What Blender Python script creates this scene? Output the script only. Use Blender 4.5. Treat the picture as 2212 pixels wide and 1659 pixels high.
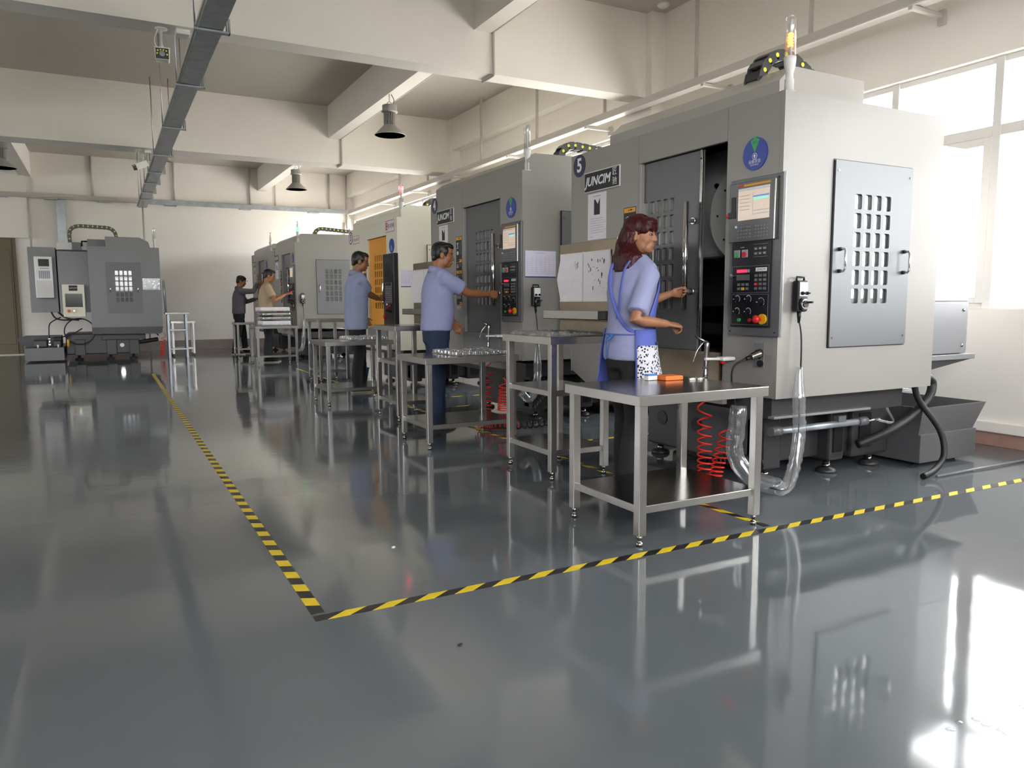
import bpy, bmesh, math, random
from mathutils import Vector, Matrix, noise
random.seed(7)
for _o in list(bpy.data.objects): bpy.data.objects.remove(_o)
SC = bpy.context.scene
COL = SC.collection
PI = math.pi
V = Vector

# ---------------------------------------------------------------- camera
YAW, PIT, ROL, FPX, CAMH = 0.4905, -0.1070, -0.0044, 1635.0, 1.18
_f = V((math.sin(YAW)*math.cos(PIT), math.cos(YAW)*math.cos(PIT), math.sin(PIT)))
_r0 = V((math.cos(YAW), -math.sin(YAW), 0)); _u0 = _r0.cross(_f)
_r = _r0*math.cos(ROL)+_u0*math.sin(ROL); _u = -_r0*math.sin(ROL)+_u0*math.cos(ROL)
cam = bpy.data.cameras.new('camera'); co = bpy.data.objects.new('camera', cam); COL.objects.link(co)
cam.sensor_fit = 'HORIZONTAL'; cam.sensor_width = 36; cam.lens = FPX/2212*36; cam.clip_start = 0.05
co.matrix_world = Matrix(((_r.x, _u.x, -_f.x, 0), (_r.y, _u.y, -_f.y, 0), (_r.z, _u.z, -_f.z, CAMH), (0, 0, 0, 1)))
SC.camera = co

# ---------------------------------------------------------------- world and exposure
W = bpy.data.worlds.new('sky'); SC.world = W; W.use_nodes = True
nt = W.node_tree; nt.nodes.clear()
tc = nt.nodes.new('ShaderNodeTexCoord'); sx = nt.nodes.new('ShaderNodeSeparateXYZ'); rp = nt.nodes.new('ShaderNodeValToRGB')
bg = nt.nodes.new('ShaderNodeBackground'); ow = nt.nodes.new('ShaderNodeOutputWorld')
nt.links.new(tc.outputs['Generated'], sx.inputs[0]); nt.links.new(sx.outputs['Z'], rp.inputs[0])
nt.links.new(rp.outputs[0], bg.inputs[0]); nt.links.new(bg.outputs[0], ow.inputs[0])
rp.color_ramp.elements[0].position = 0.0; rp.color_ramp.elements[0].color = (0.42, 0.43, 0.40, 1)
rp.color_ramp.elements[1].position = 0.12; rp.color_ramp.elements[1].color = (0.95, 0.97, 1.0, 1)
bg.inputs[1].default_value = 5.2
sun = bpy.data.lights.new('sun', 'SUN'); sun.energy = 7; sun.angle = .01; sun.color = (1, .99, .97)
so = bpy.data.objects.new('sun', sun); COL.objects.link(so); so.rotation_euler = (math.radians(-35), 0, 0)   # high sun shining along the outside of the building
SC.view_settings.view_transform = 'Standard'; SC.view_settings.look = 'None'
SC.view_settings.gamma = 1.0; SC.view_settings.use_curve_mapping = False
SC.view_settings.exposure = 1.76
SC.cycles.max_bounces = 10; SC.cycles.diffuse_bounces = 6; SC.cycles.glossy_bounces = 5
SC.cycles.transparent_max_bounces = 16; SC.cycles.transmission_bounces = 4
SC.cycles.caustics_reflective = False; SC.cycles.caustics_refractive = False
SC.cycles.sample_clamp_indirect = 6.0
def portal(name, loc, rot, sx_, sy_):
    l = bpy.data.lights.new(name, 'AREA'); l.shape = 'RECTANGLE'; l.size = sx_; l.size_y = sy_; l.energy = 1
    l.cycles.is_portal = True
    o = bpy.data.objects.new(name, l); COL.objects.link(o); o.location = loc; o.rotation_euler = rot
    return o
XW, XL, YF, YB, ZC = 6.34, -11.0, 21.4, -5.2, 4.75      # right, left, far, back walls, ceiling
SILL, HEAD = 1.11, 3.12
RWIN = [(-0.6, 1.80), (2.15, 5.05), (5.25, 7.6), (8.5, 12.4), (14.9, 21.3)]
LWIN_ADDED = [(8.5, 13.8), (14.9, 20.2)]  # unseen aisle wall windows, added to brighten machine fronts and the end wall
BHEAD = 4.55; BSILLS = [1.8, 1.8, 2.9]
LSILL = 2.1; LHEAD = 3.9
RHEAD = [3.12, 3.12, 3.12, 3.45, 3.5]
BWIN = [(-7.2, -2.6), (-2.0, 2.6), (3.0, 5.9)]
for (a, b), h in zip(RWIN, RHEAD): portal('daylight_portal', (XW+.26, (a+b)/2, (SILL+h)/2), (0, PI/2, 0), h-SILL, b-a)
for a, b in LWIN_ADDED: portal('daylight_portal', (XL-.26, (a+b)/2, (LSILL+LHEAD)/2), (0, -PI/2, 0), LHEAD-LSILL, b-a)
for (a, b), z in zip(BWIN, BSILLS): portal('daylight_portal', ((a+b)/2, YB-.26, (z+BHEAD)/2), (PI/2, 0, 0), b-a, BHEAD-z)

# ---------------------------------------------------------------- materials
def lin(c):
    return tuple(((x/12.92) if x <= .04045 else ((x+.055)/1.055)**2.4) for x in c)
def hexc(h): return lin(tuple(int(h[i:i+2], 16)/255 for i in (0, 2, 4)))
def mk(name, col, rough=.5, metal=0., nscale=0., namt=0., bump=0., bscale=40., emit=None, estr=0., spec=.5, stretch=None, rvar=0., coat=0.):
    m = bpy.data.materials.new(name); m.use_nodes = True; t = m.node_tree; b = t.nodes['Principled BSDF']
    c = hexc(col) if isinstance(col, str) else col
    b.inputs['Base Color'].default_value = (*c, 1); b.inputs['Roughness'].default_value = rough; b.inputs['Metallic'].default_value = metal
    b.inputs['Specular IOR Level'].default_value = spec
    if coat: b.inputs['Coat Weight'].default_value = coat; b.inputs['Coat Roughness'].default_value = .08
    if emit: b.inputs['Emission Color'].default_value = (*hexc(emit), 1); b.inputs['Emission Strength'].default_value = estr
    vec = None
    if namt or bump or rvar:
        g = t.nodes.new('ShaderNodeTexCoord'); vec = g.outputs['Object']
        if stretch:
            mp = t.nodes.new('ShaderNodeMapping'); mp.inputs['Scale'].default_value = stretch; t.links.new(vec, mp.inputs[0]); vec = mp.outputs[0]
    if namt or rvar:
        n = t.nodes.new('ShaderNodeTexNoise'); n.inputs['Scale'].default_value = nscale or 3.; n.inputs['Detail'].default_value = 4; t.links.new(vec, n.inputs[0])
    if namt:
        r = t.nodes.new('ShaderNodeValToRGB'); t.links.new(n.outputs[0], r.inputs[0])
        r.color_ramp.elements[0].position = .3; r.color_ramp.elements[1].position = .7
        r.color_ramp.elements[0].color = (*[x*(1-namt) for x in c], 1); r.color_ramp.elements[1].color = (*[min(1, x*(1+namt)) for x in c], 1)
        t.links.new(r.outputs[0], b.inputs['Base Color'])
    if rvar:
        q = t.nodes.new('ShaderNodeMapRange'); q.inputs['To Min'].default_value = max(.02, rough-rvar); q.inputs['To Max'].default_value = rough+rvar
        t.links.new(n.outputs[0], q.inputs[0]); t.links.new(q.outputs[0], b.inputs['Roughness'])
    if bump:
        n2 = t.nodes.new('ShaderNodeTexNoise'); n2.inputs['Scale'].default_value = bscale; n2.inputs['Detail'].default_value = 3; t.links.new(vec, n2.inputs[0])
        bp = t.nodes.new('ShaderNodeBump'); bp.inputs['Strength'].default_value = bump; bp.inputs['Distance'].default_value = .01
        t.links.new(n2.outputs[0], bp.inputs['Height']); t.links.new(bp.outputs[0], b.inputs['Normal'])
    return m
def glassy(name, col, alpha, rough=.02, boost=.15):
    """thin see-through sheet: transparent tint mixed with a mirror coat by fresnel"""
    m = bpy.data.materials.new(name); m.use_nodes = True; t = m.node_tree; t.nodes.clear()
    o = t.nodes.new('ShaderNodeOutputMaterial'); tr = t.nodes.new('ShaderNodeBsdfTransparent'); gl = t.nodes.new('ShaderNodeBsdfGlossy'); df = t.nodes.new('ShaderNodeBsdfDiffuse')
    mx = t.nodes.new('ShaderNodeMixShader'); m2 = t.nodes.new('ShaderNodeMixShader'); fr = t.nodes.new('ShaderNodeLayerWeight'); fr.inputs['Blend'].default_value = .5; pw = t.nodes.new('ShaderNodeMath'); pw.operation = 'POWER'; pw.inputs[1].default_value = 4.; ad = t.nodes.new('ShaderNodeMath'); ad.operation = 'ADD'; ad.use_clamp = True
    ad.inputs[1].default_value = boost; gl.inputs['Roughness'].default_value = rough
    c = hexc(col); tr.inputs[0].default_value = (*c, 1); df.inputs[0].default_value = (*c, 1)
    m2.inputs[0].default_value = alpha
    t.links.new(tr.outputs[0], m2.inputs[1]); t.links.new(df.outputs[0], m2.inputs[2])
    t.links.new(fr.outputs['Facing'], pw.inputs[0]); t.links.new(pw.outputs[0], ad.inputs[0]); t.links.new(ad.outputs[0], mx.inputs[0]); t.links.new(m2.outputs[0], mx.inputs[1]); t.links.new(gl.outputs[0], mx.inputs[2])
    t.links.new(mx.outputs[0], o.inputs[0])
    return m
M = {}
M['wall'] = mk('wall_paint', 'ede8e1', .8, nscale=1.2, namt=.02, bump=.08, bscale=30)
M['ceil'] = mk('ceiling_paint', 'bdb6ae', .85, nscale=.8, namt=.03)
M['tile'] = mk('skirting_tile', 'a98578', .35, nscale=9, namt=.10)
M['greytile'] = mk('dark_skirting_tile', '8b7d77', .35, nscale=9, namt=.08)
M['alu'] = mk('window_frame_paint', 'd8d6d4', .4)
M['glass'] = glassy('window_glass', 'ffffff', 0., .0, 0.)
M['pane'] = glassy('machine_window', 'd8dedd', .12, .03, .42)
M['pane2'] = glassy('tinted_machine_window', '9a9aa6', .25, .03, .10)
M['clear'] = glassy('clear_plastic', 'f2f4f4', .10, .08, .10)
M['wrap'] = glassy('crinkled_wrap', 'eceef0', .10, .10, .10)
M['paint'] = mk('light_grey_enamel', '8a8681', .36, nscale=200, namt=.015, bump=.03, bscale=260)
M['gloss'] = mk('glossy_grey_enamel', 'a3a09c', .14)  # body enamel made lighter and glossier so the roof cover slope looks lit
M['cream'] = mk('cream_enamel', 'd8d4c2', .38, nscale=200, namt=.015, bump=.03, bscale=260)
M['dark'] = mk('dark_grey_enamel', '5a5a5b', .36, bump=.03, bscale=260, nscale=120, namt=.02)
M['mid'] = mk('mid_grey_enamel', '757577', .38, bump=.03, bscale=260, nscale=120, namt=.02)
M['iron'] = mk('charcoal_casting', '2d2c2e', .42, bump=.06, bscale=120, nscale=40, namt=.06)
M['black'] = mk('black_plastic', '121213', .4, spec=.35)
M['rubber'] = mk('black_rubber', '121212', .55, bump=.05, bscale=90)
M['inner'] = mk('machine_interior', '55555a', .4)
M['brush'] = mk('brushed_steel_panel', '66686a', .40, metal=.45, bump=.04, bscale=30, stretch=(60, 60, 1.5), rvar=.05)
M['steel'] = mk('stainless_steel', '9d9a96', .20, metal=1., bump=.10, bscale=10, rvar=.05, nscale=4)
M['steelr'] = mk('worn_stainless_sheet', '756a5b', .34, metal=1., nscale=5, namt=.10, bump=.05, bscale=12, rvar=.06)
M['steelb'] = mk('brushed_stainless_steel', 'aaa7a3', .29, metal=1., bump=.05, bscale=12, rvar=.05, nscale=4)
M['chrome'] = mk('chrome', 'dcdcdc', .06, metal=1.)
M['galv'] = mk('galvanised_steel', 'a4a9ae', .34, metal=.55, nscale=7, namt=.16, rvar=.06)
M['white'] = mk('white_plastic', 'e2e1de', .4)
M['whitemetal'] = mk('white_painted_metal', 'cfcdca', .45)
M['lampgrey'] = mk('lamp_grey', 'a8a6a2', .45)
M['yellow'] = mk('tape_yellow', 'd9bd1e', .45, nscale=20, namt=.08)
M['tblack'] = mk('tape_black', '1c1c1f', .4)
M['red'] = mk('red_plastic', 'c8201c', .35)
M['redhose'] = mk('red_hose', 'd8281a', .25)
M['green'] = mk('green_plastic', '2f9a4a', .35)
M['estopyel'] = mk('yellow_plastic', 'd9a51c', .4)
M['orange'] = mk('orange_enamel', 'dc9414', .38, bump=.02, bscale=200)
M['orangebox'] = mk('orange_box', 'e8742a', .4)
M['blue'] = mk('blue_sign', '1f3c96', .4)
M['navy'] = mk('navy_badge', '241f4a', .4)
M['skyblue'] = mk('blue_plastic', '2f6fb8', .4)
M['paper'] = mk('paper', 'd9d4d8', .8, nscale=14, namt=.03)
M['lilacpaper'] = mk('lilac_paper', 'c8c4d4', .7, nscale=14, namt=.03)
M['ink'] = mk('ink', '2a2a2e', .7)
M['greyink'] = mk('grey_print', '9a95a0', .8)
M['amberink'] = mk('amber_print', 'dd9c2a', .6)
M['redink'] = mk('red_print', 'b8313a', .6)
M['whiteink'] = mk('white_print', 'dfe0e2', .6)
M['chainface'] = mk('cable_chain_plastic', '3a3a3c', .35)
M['dot'] = mk('chain_pin_yellow', 'd8d83a', .4)
M['screen'] = mk('lit_screen', '8a7d70', .25, emit='b9a794', estr=.28)
M['screenblue'] = mk('screen_blue', '2a55a8', .3, emit='2a55a8', estr=.35)
M['screengreen'] = mk('screen_green', '62b49a', .3, emit='62b49a', estr=.4)
M['screendark'] = mk('dark_screen', '141312', .12)
M['led_amber'] = mk('amber_led', 'ff9a1a', .3, emit='ff9a1a', estr=7)
M['led_red'] = mk('red_led', 'ff2a3a', .3, emit='ff2a3a', estr=6)
M['led_green'] = mk('green_led', '1aff6a', .3, emit='1aff6a', estr=6)
M['digits'] = mk('red_digits', 'ff2040', .3, emit='ff2040', estr=.9)
M['skin'] = mk('skin', '93603f', .5, nscale=12, namt=.06, bump=.03, bscale=120)
M['skinf'] = mk('skin_light', '9c6c4e', .5, nscale=12, namt=.05, bump=.03, bscale=120)
M['lip'] = mk('lip', '8d4740', .45)
M['eyewhite'] = mk('eye_white', '8a827a', .4)
M['iris'] = mk('iris', '1d120c', .15)
M['hairb'] = mk('black_hair', '0e0c0c', .45, bump=.5, bscale=60, stretch=(1, 1, .25))
M['hairr'] = mk('dark_red_hair', '380a10', .42, nscale=30, namt=.6, bump=.8, bscale=80, stretch=(1, 1, .12), spec=.3)
M['lavender'] = mk('lavender_cotton', '8e91b3', .85, nscale=6, namt=.04, bump=.12, bscale=220)
M['lavender2'] = mk('pale_blue_cotton', '858ca8', .85, nscale=6, namt=.04, bump=.12, bscale=220)
M['collar'] = mk('navy_trim', '303a6a', .8)
M['beige'] = mk('beige_cotton', 'a08c72', .85, nscale=6, namt=.05, bump=.12, bscale=220)
M['greyjk'] = mk('grey_jacket', '5c585c', .8, nscale=6, namt=.06, bump=.12, bscale=160)
M['blackcl'] = mk('black_trousers', '0d0d0f', .8, bump=.1, bscale=160)
M['denim'] = mk('dark_denim', '1d2a44', .85, nscale=8, namt=.25, bump=.15, bscale=260)
M['greytr'] = mk('charcoal_trousers', '262427', .85, bump=.1, bscale=160)
M['apron'] = mk('blue_apron', '5a66b4', .8, nscale=6, namt=.05, bump=.1, bscale=200)
M['shoe'] = mk('dark_shoe', '1b1a1b', .5)
M['sole'] = mk('pale_sole', 'b9b49a', .6)
M['door'] = mk('olive_brown_door', '6b6047', .5, nscale=3, namt=.04)
M['foil'] = mk('aluminium_part', 'c9c9c8', .22, metal=.9, bump=.5, bscale=30)
M['pvc'] = mk('white_conduit', 'bdb8b2', .45)
M['pave'] = mk('outdoor_paving', 'b9b6ae', .9)
def _floor():
    m = bpy.data.materials.new('grey_epoxy_floor'); m.use_nodes = True; t = m.node_tree; b = t.nodes['Principled BSDF']
    g = t.nodes.new('ShaderNodeTexCoord')
    n = t.nodes.new('ShaderNodeTexNoise'); n.inputs['Scale'].default_value = .7; n.inputs['Detail'].default_value = 5; t.links.new(g.outputs['Object'], n.inputs[0])
    r = t.nodes.new('ShaderNodeValToRGB'); t.links.new(n.outputs[0], r.inputs[0])
    r.color_ramp.elements[0].position = .3; r.color_ramp.elements[1].position = .7
    r.color_ramp.elements[0].color = (*hexc('595e61'), 1); r.color_ramp.elements[1].color = (*hexc('61666a'), 1)
    t.links.new(r.outputs[0], b.inputs['Base Color'])
    b.inputs['Roughness'].default_value = .07; b.inputs['IOR'].default_value = 1.5
    q = t.nodes.new('ShaderNodeMapRange'); q.inputs['From Min'].default_value = .35; q.inputs['From Max'].default_value = .7
    q.inputs['To Min'].default_value = .045; q.inputs['To Max'].default_value = .12; t.links.new(n.outputs[0], q.inputs[0]); t.links.new(q.outputs[0], b.inputs['Roughness'])
    w = t.nodes.new('ShaderNodeTexNoise'); w.inputs['Scale'].default_value = 2.6; w.inputs['Detail'].default_value = 2; t.links.new(g.outputs['Object'], w.inputs[0])
    bp = t.nodes.new('ShaderNodeBump'); bp.inputs['Strength'].default_value = .10; bp.inputs['Distance'].default_value = .012
    t.links.new(w.outputs[0], bp.inputs['Height']); t.links.new(bp.outputs[0], b.inputs['Normal'])
    return m
M['floor'] = _floor()
def _floral():
    m = bpy.data.materials.new('floral_cotton'); m.use_nodes = True; t = m.node_tree; b = t.nodes['Principled BSDF']; b.inputs['Roughness'].default_value = .85
    g = t.nodes.new('ShaderNodeTexCoord'); v = t.nodes.new('ShaderNodeTexVoronoi'); v.inputs['Scale'].default_value = 62; t.links.new(g.outputs['Object'], v.inputs[0])
    r = t.nodes.new('ShaderNodeValToRGB'); r.color_ramp.interpolation = 'CONSTANT'; t.links.new(v.outputs['Distance'], r.inputs[0])
    r.color_ramp.elements[0].color = (*hexc('1d1d30'), 1); r.color_ramp.elements[1].position = .38; r.color_ramp.elements[1].color = (*hexc('d2d2da'), 1)
    t.links.new(r.outputs[0], b.inputs['Base Color']); return m
M['floral'] = _floral()

# ---------------------------------------------------------------- geometry helpers
def rootloc(p):
    l = V((0, 0, 0))
    while p is not None: l += p.location; p = p.parent
    return l
def frame(o, u, v, n):
    u, v, n, o = V(u), V(v), V(n), V(o)
    return Matrix(((u.x, v.x, n.x, o.x), (u.y, v.y, n.y, o.y), (u.z, v.z, n.z, o.z), (0, 0, 0, 1)))
class MB:
    def __init__(s, xf=None): s.v = []; s.f = []; s.mi = []; s.sm = []; s.mats = []; s.c = None; s.M = xf or Matrix.Identity(4)
    def mat(s, m): s.c = M[m] if isinstance(m, str) else m; return s
    def _idx(s):
        if s.c is None: return 0
        if s.c not in s.mats: s.mats.append(s.c)
        return s.mats.index(s.c)
    def add(s, vs, fs, smooth=False):
        k = len(s.v); i = s._idx(); s.v += [s.M @ V(p) for p in vs]
        for j, f in enumerate(fs):
            s.f.append([q+k for q in f]); s.mi.append(i); s.sm.append(smooth if isinstance(smooth, bool) else smooth[j])
        return s
    def box(s, x0, x1, y0, y1, z0, z1, b=0.):
        x0, x1 = sorted((x0, x1)); y0, y1 = sorted((y0, y1)); z0, z1 = sorted((z0, z1))
        if b <= 0:
            vs = [(x, y, z) for x in (x0, x1) for y in (y0, y1) for z in (z0, z1)]
            return s.add(vs, [(0, 1, 3, 2), (4, 6, 7, 5), (0, 4, 5, 1), (2, 3, 7, 6), (0, 2, 6, 4), (1, 5, 7, 3)])
        b = min(b, (x1-x0)*.49, (y1-y0)*.49, (z1-z0)*.49)
        bm = bmesh.new(); bmesh.ops.create_cube(bm, size=1)
        for v in bm.verts: v.co = V(((x0+x1)/2+v.co.x*(x1-x0), (y0+y1)/2+v.co.y*(y1-y0), (z0+z1)/2+v.co.z*(z1-z0)))
        bmesh.ops.bevel(bm, geom=bm.edges[:], offset=b, segments=2, profile=.5, affect='EDGES')
        s.add([v.co[:] for v in bm.verts], [[v.index for v in f.verts] for f in bm.faces]); bm.free(); return s
    def obox(s, c, d, h):     # box with centre c, half sizes h, x axis along d (in xy or 3D)
        d = V(d).normalized(); up = V((0, 0, 1)) if abs(d.z) < .95 else V((0, 1, 0)); y = up.cross(d).normalized(); z = d.cross(y)
        vs = [V(c)+d*(i*h[0])+y*(j*h[1])+z*(k*h[2]) for i in (-1, 1) for j in (-1, 1) for k in (-1, 1)]
        return s.add(vs, [(0, 1, 3, 2), (4, 6, 7, 5), (0, 4, 5, 1), (2, 3, 7, 6), (0, 2, 6, 4), (1, 5, 7, 3)])
    def prism(s, pts, a0, a1, ax='y'):
        m = {'x': lambda p, a: (a, p[0], p[1]), 'y': lambda p, a: (p[0], a, p[1]), 'z': lambda p, a: (p[0], p[1], a)}[ax]
        n = len(pts); vs = [m(p, a0) for p in pts]+[m(p, a1) for p in pts]
        return s.add(vs, [list(range(n)), list(range(2*n-1, n-1, -1))]+[(i, (i+1) % n, n+(i+1) % n, n+i) for i in range(n)])
    def tube(s, pts, r, n=10, caps=True, closed=False, flat=None):
        pts = [V(p) for p in pts]; k = len(pts); rs = r if isinstance(r, (list, tuple)) else [r]*k
        vs = []; prev = None
        for i, p in enumerate(pts):
            a = pts[(i-1) % k] if (closed or i > 0) else p; b = pts[(i+1) % k] if (closed or i < k-1) else p
            t = (b-a); t = t.normalized() if t.length > 1e-9 else V((0, 0, 1))
            if prev is None:
                q = V((0, 0, 1)) if abs(t.z) < .9 else V((1, 0, 0)); q = (q-t*q.dot(t)).normalized()
            else:
                q = prev-t*prev.dot(t); q = q.normalized() if q.length > 1e-9 else V((1, 0, 0))
            prev = q; w = t.cross(q)
            ra, rb = (rs[i] if isinstance(rs[i], (list, tuple)) else (rs[i], rs[i]))
            for j in range(n):
                g = 2*PI*j/n; vs.append(p+q*(ra*math.cos(g))+w*(rb*math.sin(g)))
        fs = []; m = k if closed else k-1
        for i in range(m):
            for j in range(n):
                a = i*n+j; b = i*n+(j+1) % n; c = ((i+1) % k)*n+(j+1) % n; d = ((i+1) % k)*n+j; fs.append((a, b, c, d))
        sm = [n > 5]*len(fs)
        if caps and not closed: fs += [list(range(n-1, -1, -1)), list(range((k-1)*n, k*n))]; sm += [False, False]
        return s.add(vs, fs, sm)
    def cyl(s, p0, p1, r, r1=None, n=16): return s.tube([p0, p1], [r, r if r1 is None else r1], n)
    def lathe(s, o, ax, prof, n=24):
        o = V(o); ax = V(ax).normalized(); return s.tube([o+ax*h for _, h in prof], [max(r, 1e-4) for r, _ in prof], n)
    def ell(s, c, r, R=None, nu=16, nv=10):
        c = V(c); vs = []; fs = []
        for i in range(nv+1):
            a = PI*i/nv
            for j in range(nu):
                g = 2*PI*j/nu; p = V((r[0]*math.sin(a)*math.cos(g), r[1]*math.sin(a)*math.sin(g), r[2]*math.cos(a)))
                vs.append(c+(R @ p if R else p))
        for i in range(nv):
            for j in range(nu): fs.append((i*nu+j, (i+1)*nu+j, (i+1)*nu+(j+1) % nu, i*nu+(j+1) % nu))
        return s.add(vs, fs, True)
    def loft(s, rings, n=20):  # rings: (centre, a-vector, b-vector)
        vs = []; fs = []
        for c, a, b in rings:
            for j in range(n):
                g = 2*PI*j/n; vs.append(V(c)+V(a)*math.cos(g)+V(b)*math.sin(g))
        for i in range(len(rings)-1):
            for j in range(n): fs.append((i*n+j, i*n+(j+1) % n, (i+1)*n+(j+1) % n, (i+1)*n+j))
        sm = [True]*len(fs); fs += [list(range(n-1, -1, -1)), list(range((len(rings)-1)*n, len(rings)*n))]; sm += [False, False]
        return s.add(vs, fs, sm)
    def disc(s, u, v, r, n0, n1, seg=28, rv=None):   # a round plate in the frame's u,v plane
        rv = rv or r; pts = [(u+r*math.cos(2*PI*k/seg), v+rv*math.sin(2*PI*k/seg)) for k in range(seg)]
        return s.prism(pts, n0, n1, 'z')
    def text(s, st, u, v, size, n=.001, shear=0., sx=1., off=0., rot=0.):
        c = bpy.data.curves.new('t', 'FONT'); c.body = st; c.size = size; c.align_x = 'CENTER'; c.align_y = 'CENTER'; c.shear = shear; c.offset = off; c.resolution_u = 3
        o = bpy.data.objects.new('t', c); COL.objects.link(o); bpy.context.view_layer.update()
        me = bpy.data.meshes.new_from_object(o.evaluated_get(bpy.context.evaluated_depsgraph_get()))
        cs, sn = math.cos(rot), math.sin(rot)
        s.add([(u+cs*p.co.x*sx-sn*p.co.y, v+sn*p.co.x*sx+cs*p.co.y, n) for p in me.vertices], [list(p.vertices) for p in me.polygons])
        bpy.data.objects.remove(o); bpy.data.meshes.remove(me); bpy.data.curves.remove(c); return s
    def plate(s, outer, holes, n0, n1):   # flat plate with holes in the u,v plane
        c = bpy.data.curves.new('p', 'CURVE'); c.dimensions = '2D'; c.fill_mode = 'BOTH'; c.extrude = (n1-n0)/2
        for pts in [outer]+holes:
            sp = c.splines.new('POLY'); sp.points.add(len(pts)-1); sp.use_cyclic_u = True
            for q, p in zip(sp.points, pts): q.co = (p[0], p[1], 0, 1)
        o = bpy.data.objects.new('p', c); COL.objects.link(o); bpy.context.view_layer.update()
        me = bpy.data.meshes.new_from_object(o.evaluated_get(bpy.context.evaluated_depsgraph_get()))
        s.add([(p.co.x, p.co.y, p.co.z+(n0+n1)/2) for p in me.vertices], [list(p.vertices) for p in me.polygons])
        bpy.data.objects.remove(o); bpy.data.meshes.remove(me); bpy.data.curves.remove(c); return s
    def build(s, name, m=None, parent=None, recalc=True):
        if m is not None and not s.mats: s.mats = [M[m] if isinstance(m, str) else m]
        vs = s.v
        if parent is not None: off = rootloc(parent)
        else:
            xs = [p.x for p in vs]; ys = [p.y for p in vs]; zs = [p.z for p in vs]
            off = V(((min(xs)+max(xs))/2, (min(ys)+max(ys))/2, min(zs)))
        me = bpy.data.meshes.new(name); me.from_pydata([(p-off)[:] for p in vs], [], s.f)
        for mm in s.mats: me.materials.append(mm)
        me.polygons.foreach_set('material_index', s.mi); me.polygons.foreach_set('use_smooth', s.sm)
        if recalc:
            bm = bmesh.new(); bm.from_mesh(me); bmesh.ops.recalc_face_normals(bm, faces=bm.faces[:]); bm.to_mesh(me); bm.free()
        me.update()
        o = bpy.data.objects.new(name, me); COL.objects.link(o)
        if parent is not None: o.parent = parent
        else: o.location = off
        return o
def rrect(u0, u1, v0, v1, r, k=4):
    u0, u1 = sorted((u0, u1)); pts = []
    for cu, cv, a in ((u1-r, v1-r, 0), (u0+r, v1-r, PI/2), (u0+r, v0+r, PI), (u1-r, v0+r, 1.5*PI)):
        for i in range(k+1): pts.append((cu+r*math.cos(a+PI/2*i/k), cv+r*math.sin(a+PI/2*i/k)))
    return pts
def empty(name, loc, label, cat, group=None):
    o = bpy.data.objects.new(name, None); COL.objects.link(o); o.location = loc; o.empty_display_size = .1
    return tag(o, label, cat, group)
def tag(o, label, cat, group=None, kind=None):
    if label: o['label'] = label
    if cat: o['category'] = cat
    if group: o['group'] = group
    if kind: o['kind'] = kind
    return o
def struct(o, label=None, cat=None):
    o['kind'] = 'structure'
    if label: o['label'] = label
    if cat: o['category'] = cat
    return o
# ================================================================ the setting
T = .24
m = MB(); m.box(XL-T, XW+T, YB-T, YF+T, -.2, 0); struct(m.build('floor', 'floor'), 'glossy grey epoxy floor of the workshop', 'floor')
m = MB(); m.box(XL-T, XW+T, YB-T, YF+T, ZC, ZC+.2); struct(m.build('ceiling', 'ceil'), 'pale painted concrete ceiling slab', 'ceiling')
heads = dict(zip(RWIN, RHEAD)); heads.update({w: BHEAD for w in BWIN}); sills = dict(zip(BWIN, BSILLS)); heads.update({('L',)+w: LHEAD for w in LWIN_ADDED}); sills.update({('L',)+w: LSILL for w in LWIN_ADDED})
def wall(name, axis, c0, c1, a0, a1, wins, label):
    m = MB()
    def b(p0, p1, z0, z1):
        if axis == 'x': m.box(c0, c1, p0, p1, z0, z1)
        else: m.box(p0, p1, c0, c1, z0, z1)
    p = a0
    for (w0, w1) in wins:
        k = ('L', w0, w1) if name == 'wall_left' else (w0, w1)
        b(p, w0, 0, ZC); b(w0, w1, 0, sills.get(k, SILL)); b(w0, w1, heads.get(k, HEAD), ZC); p = w1
    b(p, a1, 0, ZC)
    return struct(m.build(name, 'wall'), label, 'wall')
wall('wall_right', 'x', XW, XW+T, YB, YF, RWIN, 'white plastered wall with tall windows behind the machines')
wall('wall_left', 'x', XL-T, XL, YB, YF, LWIN_ADDED, 'white plastered wall with windows on the aisle side')
wall('wall_back', 'y', YB-T, YB, XL-T, XW+T, BWIN, 'white plastered wall with windows behind the viewer')
wall('wall_far', 'y', YF, YF+T, XL-T, XW+T, [], 'plain white end wall behind the far machines')
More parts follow.
